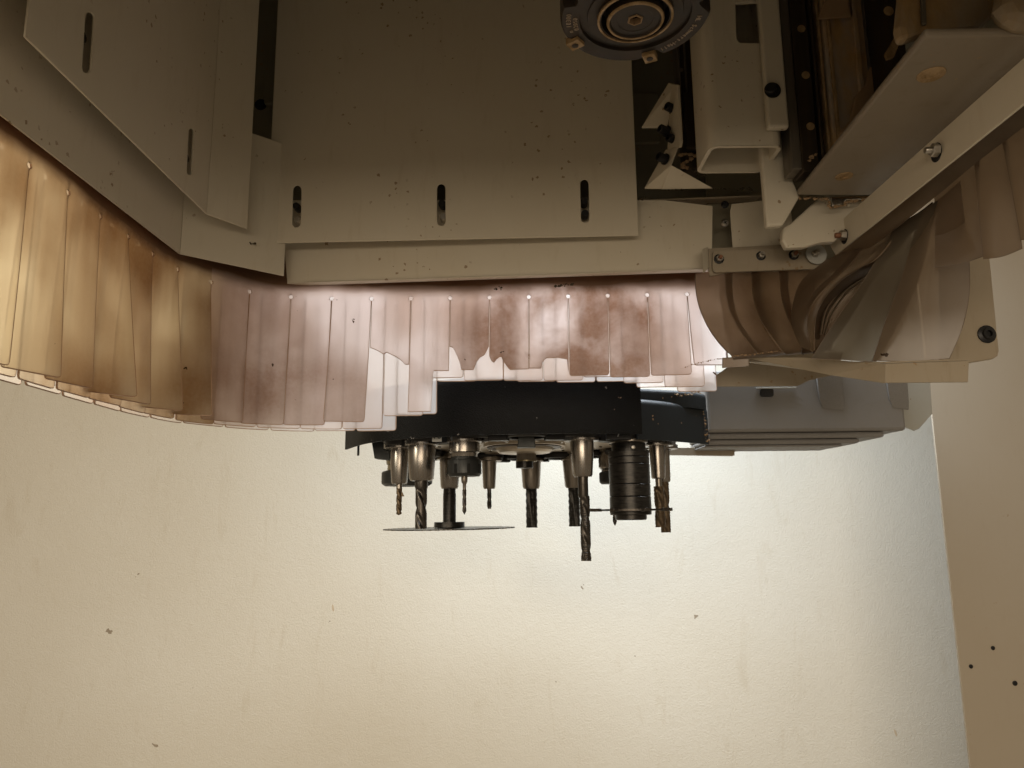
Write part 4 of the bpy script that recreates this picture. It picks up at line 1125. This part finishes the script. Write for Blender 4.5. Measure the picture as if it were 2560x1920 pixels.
t = tool('router_tool', 'collet holder with black slotted nut and thin pointed drill', 1161, 1.335, 1150)
flange(t); turned(t, 'holder', [(1102, 37), (1108, 38), (1131, 38), (1133, 35), (1140, 33), (1148, 32)], 'holder')
turned(t, 'collar', [(1132, 36), (1134, 34), (1140, 32), (1146, 34), (1150, 34)], 'nut')
nb = turned(t, 'nut', [(1149, 34), (1150, 41), (1154, 42.5), (1184, 42.5), (1191, 38), (1191, 8)], 'nut', 48)
for a in range(0, 360, 45):
    a = radians(a + 18); k = 1.335 / FPX; r_ = 42.6 * k
    c = Vector((t['cx'] + r_ * sin(a), 1.335 - r_ * cos(a), PY(1161, 1173, 1.335).z))
    tt = Vector((cos(a), sin(a), 0)); oo_ = Vector((sin(a), -cos(a), 0))
    pts = [c + tt * .0026 * s1 + oo_ * .0004 * s2 + Vector((0, 0, .0085 * s3)) for s3 in (-1, 1) for s1, s2 in ((-1, -1), (1, -1), (1, 1), (-1, 1))]
    obj('nut_slot', pts, [(0, 1, 2, 3), (4, 7, 6, 5), (0, 4, 5, 1), (1, 5, 6, 2), (2, 6, 7, 3), (3, 7, 4, 0)], 'void', nb)
turned(t, 'shank', [(1190, 8), (1203, 8), (1206, 7), (1210, 4.6), (1226, 4.2), (1228, 0)], 'holder2', 24)
flutes(t, 'bit', 1224, 1287, 5, 'carbide', 1.3, 2, .5, 9, 0)

t = tool('router_tool', 'steel holder with the longest serrated spiral cutter hanging lowest', 1456, 1.335, 1150)
flange(t); turned(t, 'holder', [(1100, 29), (1105, 29.5), (1140, 28), (1187, 24.5), (1192, 22), (1192, 12)], 'holder')
turned(t, 'shank', [(1191, 12.8), (1240, 12.8), (1244, 12)], 'carbide')
flutes(t, 'bit', 1240, 1402, 13, 'carbide', 1.0, 2, .36, 0, 1900, 90, 3)

t = tool('router_tool', 'thick black stacked cutter spindle with thin slotting disc near its foot', 1574, 1.385, 1200)
flange(t, 'holder2', .036)
turned(t, 'neck', [(1106, 40), (1110, 42), (1129, 42)], 'blacksteel')
for (ya, yb, h) in ((1129, 1143, 50.5), (1143.6, 1160, 50.5), (1160.7, 1210, 50.8), (1210.8, 1241, 51), (1241.8, 1287, 51.5)):
    turned(t, 'spacer_ring', [(ya, h - 6), (ya, h - 1), (ya + 1.2, h), (yb - 1.2, h), (yb, h - 1), (yb, h - 8)], 'blacksteel', 56)
turned(t, 'end_nut', [(1286, 39), (1298, 39), (1300, 37), (1300, 0)], 'blacksteel', 48)
sd = turned(t, 'slotting_disc', [(1272, 40), (1272.5, 88), (1277, 88), (1277.5, 40)], 'carbide', 56)
k = 1.385 / FPX
for a in range(8):
    aa = radians(a * 45 + 12); c = Vector((t['cx'] + 94 * k * sin(aa), 1.385 - 94 * k * cos(aa), PY(1574, 1274.5, 1.385).z))
    tt = Vector((cos(aa), sin(aa), 0)); oo_ = Vector((sin(aa), -cos(aa), 0))
    pts = [c + tt * .0045 * s1 + oo_ * .009 * s2 + Vector((0, 0, .0028 * s3)) for s3 in (-1, 1) for s1, s2 in ((-1, -1), (1, -1), (1, 1), (-1, 1))]
    obj('disc_tooth', pts, [(0, 1, 2, 3), (4, 7, 6, 5), (0, 4, 5, 1), (1, 5, 6, 2), (2, 6, 7, 3), (3, 7, 4, 0)], 'carbide', sd, bevel=.0004)
cyl('grub_screw', PY(1583, 1118, 1.350), (0, -1, 0), .004, .002, 'bolt', t, seg=6)

t = tool('router_tool', 'steel holder with brown finger cutter directly right of the black stacked cutter', 1644, 1.455, 1150)
flange(t); turned(t, 'holder', [(1112, 19), (1121, 19.5), (1150, 19), (1194, 17), (1197, 15), (1197, 7)], 'holder')
turned(t, 'shank', [(1196, 8), (1222, 8)], 'holder2', 24)
flutes(t, 'bit', 1216, 1318, 13, 'browncut', .6, 2, .40, 0, 900)
t = tool('router_tool', 'steel holder at the far right of the carousel with its cutter behind another', 1657, 1.53, 1150)
flange(t, 'holder2'); turned(t, 'holder', [(1118, 17), (1130, 17.5), (1200, 17), (1205, 15), (1205, 8)], 'holder')
flutes(t, 'bit', 1204, 1331, 12.5, 'browncut', .7, 2, .40, 0, 1100)

# rear row, left to right
t = tool('router_tool', 'broad brass-coloured collet holder with wide black nut at the far left rear', 1018, 1.60, 1160)
lathe('flange', [(.02, .152), (.0565, .152), (.0565, .146), (.049, .142), (.049, .137), (.0575, .133), (.0575, .126), (.052, .1245), (.02, .124)], t['cx'], 1.60, 'holder2', t, 48)
turned(t, 'holder', [(1132, 62), (1136, 64), (1146, 63), (1147, 52), (1161, 51), (1163, 48), (1177, 49)], 'brass')
turned(t, 'nut', [(1176, 49), (1179, 60), (1183, 63), (1209, 63), (1215, 55), (1216, 20)], 'nut', 56)

t = tool('saw_arbor', 'saw blade arbor with large thin circular blade hanging on the left', 1124, 1.76, 1200)
flange(t, 'holder2'); turned(t, 'holder', [(1150, 25), (1158, 25.5), (1216, 22.5), (1222, 20), (1222, 15)], 'holder')
turned(t, 'arbor', [(1220, 15.5), (1233, 15.5), (1234, 16.2), (1306, 16.2)], 'blacksteel')
turned(t, 'arbor_collar', [(1305, 16), (1305, 38), (1318, 38.5), (1319, 30)], 'blacksteel')
kk = 1.76 / FPX; zc = PY(1124, 1321, 1.76).z
nt_ = 48; verts = []; faces = []
R0, R1 = 156 * kk, 160.5 * kk
ring = []
for i in range(nt_):
    for (f, r_) in ((0, R0), (.12, R1), (.42, R1), (.55, R0)):
        a = 2 * pi * (i + f) / nt_; ring.append((r_, a))
m_ = len(ring)
tilt = Vector((-.008, -.003, 0))
def bl_pt(r_, a, dz):
    x, y = r_ * sin(a), -r_ * cos(a); return (t['cx'] + x, 1.76 + y, zc + dz - tilt.x * 0.4 * x * 2 - tilt.y * y)
for dz in (.0012, -.0012): verts += [bl_pt(r_, a, dz) for r_, a in ring]
verts += [bl_pt(0, 0, .0012), bl_pt(0, 0, -.0012)]
for i in range(m_):
    j = (i + 1) % m_
    faces += [(i, j, m_ + j, m_ + i), (i, 2 * m_, j), (m_ + j, 2 * m_ + 1, m_ + i)]
obj('saw_blade', verts, faces, 'carbide', t)

t = tool('router_tool', 'slim steel holder with short thin cutter, right of the black nut holder', 1223, 1.83, 1180)
flange(t, 'holder2'); turned(t, 'holder', [(1150, 19), (1158, 18.5), (1216, 15.5), (1222, 14), (1222, 5)], 'holder2')
turned(t, 'shank', [(1221, 5.2), (1236, 5)], 'carbide', 20); flutes(t, 'bit', 1232, 1272, 5.5, 'carbide', .9, 2, .5, 0)
t = tool('router_tool', 'steel holder with straight black insert cutter behind the carousel hub nut', 1328, 1.86, 1200)
flange(t, 'holder2'); turned(t, 'holder', [(1150, 25), (1172, 24.5), (1216, 21.5), (1222, 19), (1222, 14)], 'holder2')
flutes(t, 'bit', 1220, 1319, 14.5, 'blacksteel', .08, 2, .30, 0, 380, 54, 0, .68)
t = tool('router_tool', 'steel holder with straight black insert cutter half hidden behind the longest cutter', 1434, 1.83, 1200)
flange(t, 'holder2'); turned(t, 'holder', [(1150, 27), (1158, 26.5), (1214, 22), (1220, 19), (1220, 14)], 'holder2')
flutes(t, 'bit', 1219, 1316, 14.5, 'blacksteel', .10, 2, .30, 0, 420, 54, 0, .68)
t = tool('router_tool', 'collet holder with small black nut and drill tip behind the black stacked cutter', 1533, 1.75, 1180)
flange(t, 'holder2'); turned(t, 'holder', [(1140, 34), (1150, 36), (1168, 36), (1175, 29), (1180, 29)], 'holder')
turned(t, 'nut', [(1179, 30), (1182, 35), (1205, 35), (1210, 30), (1210, 6)], 'nut')
turned(t, 'shank', [(1209, 5), (1270, 5)], 'carbide', 20); flutes(t, 'bit', 1262, 1315, 5.2, 'carbide', 1.6, 2, .5, 9)
for o in list(SC.objects):
    for k_ in ('cx', 'Y', 'px'):
        if k_ in o: del o[k_]
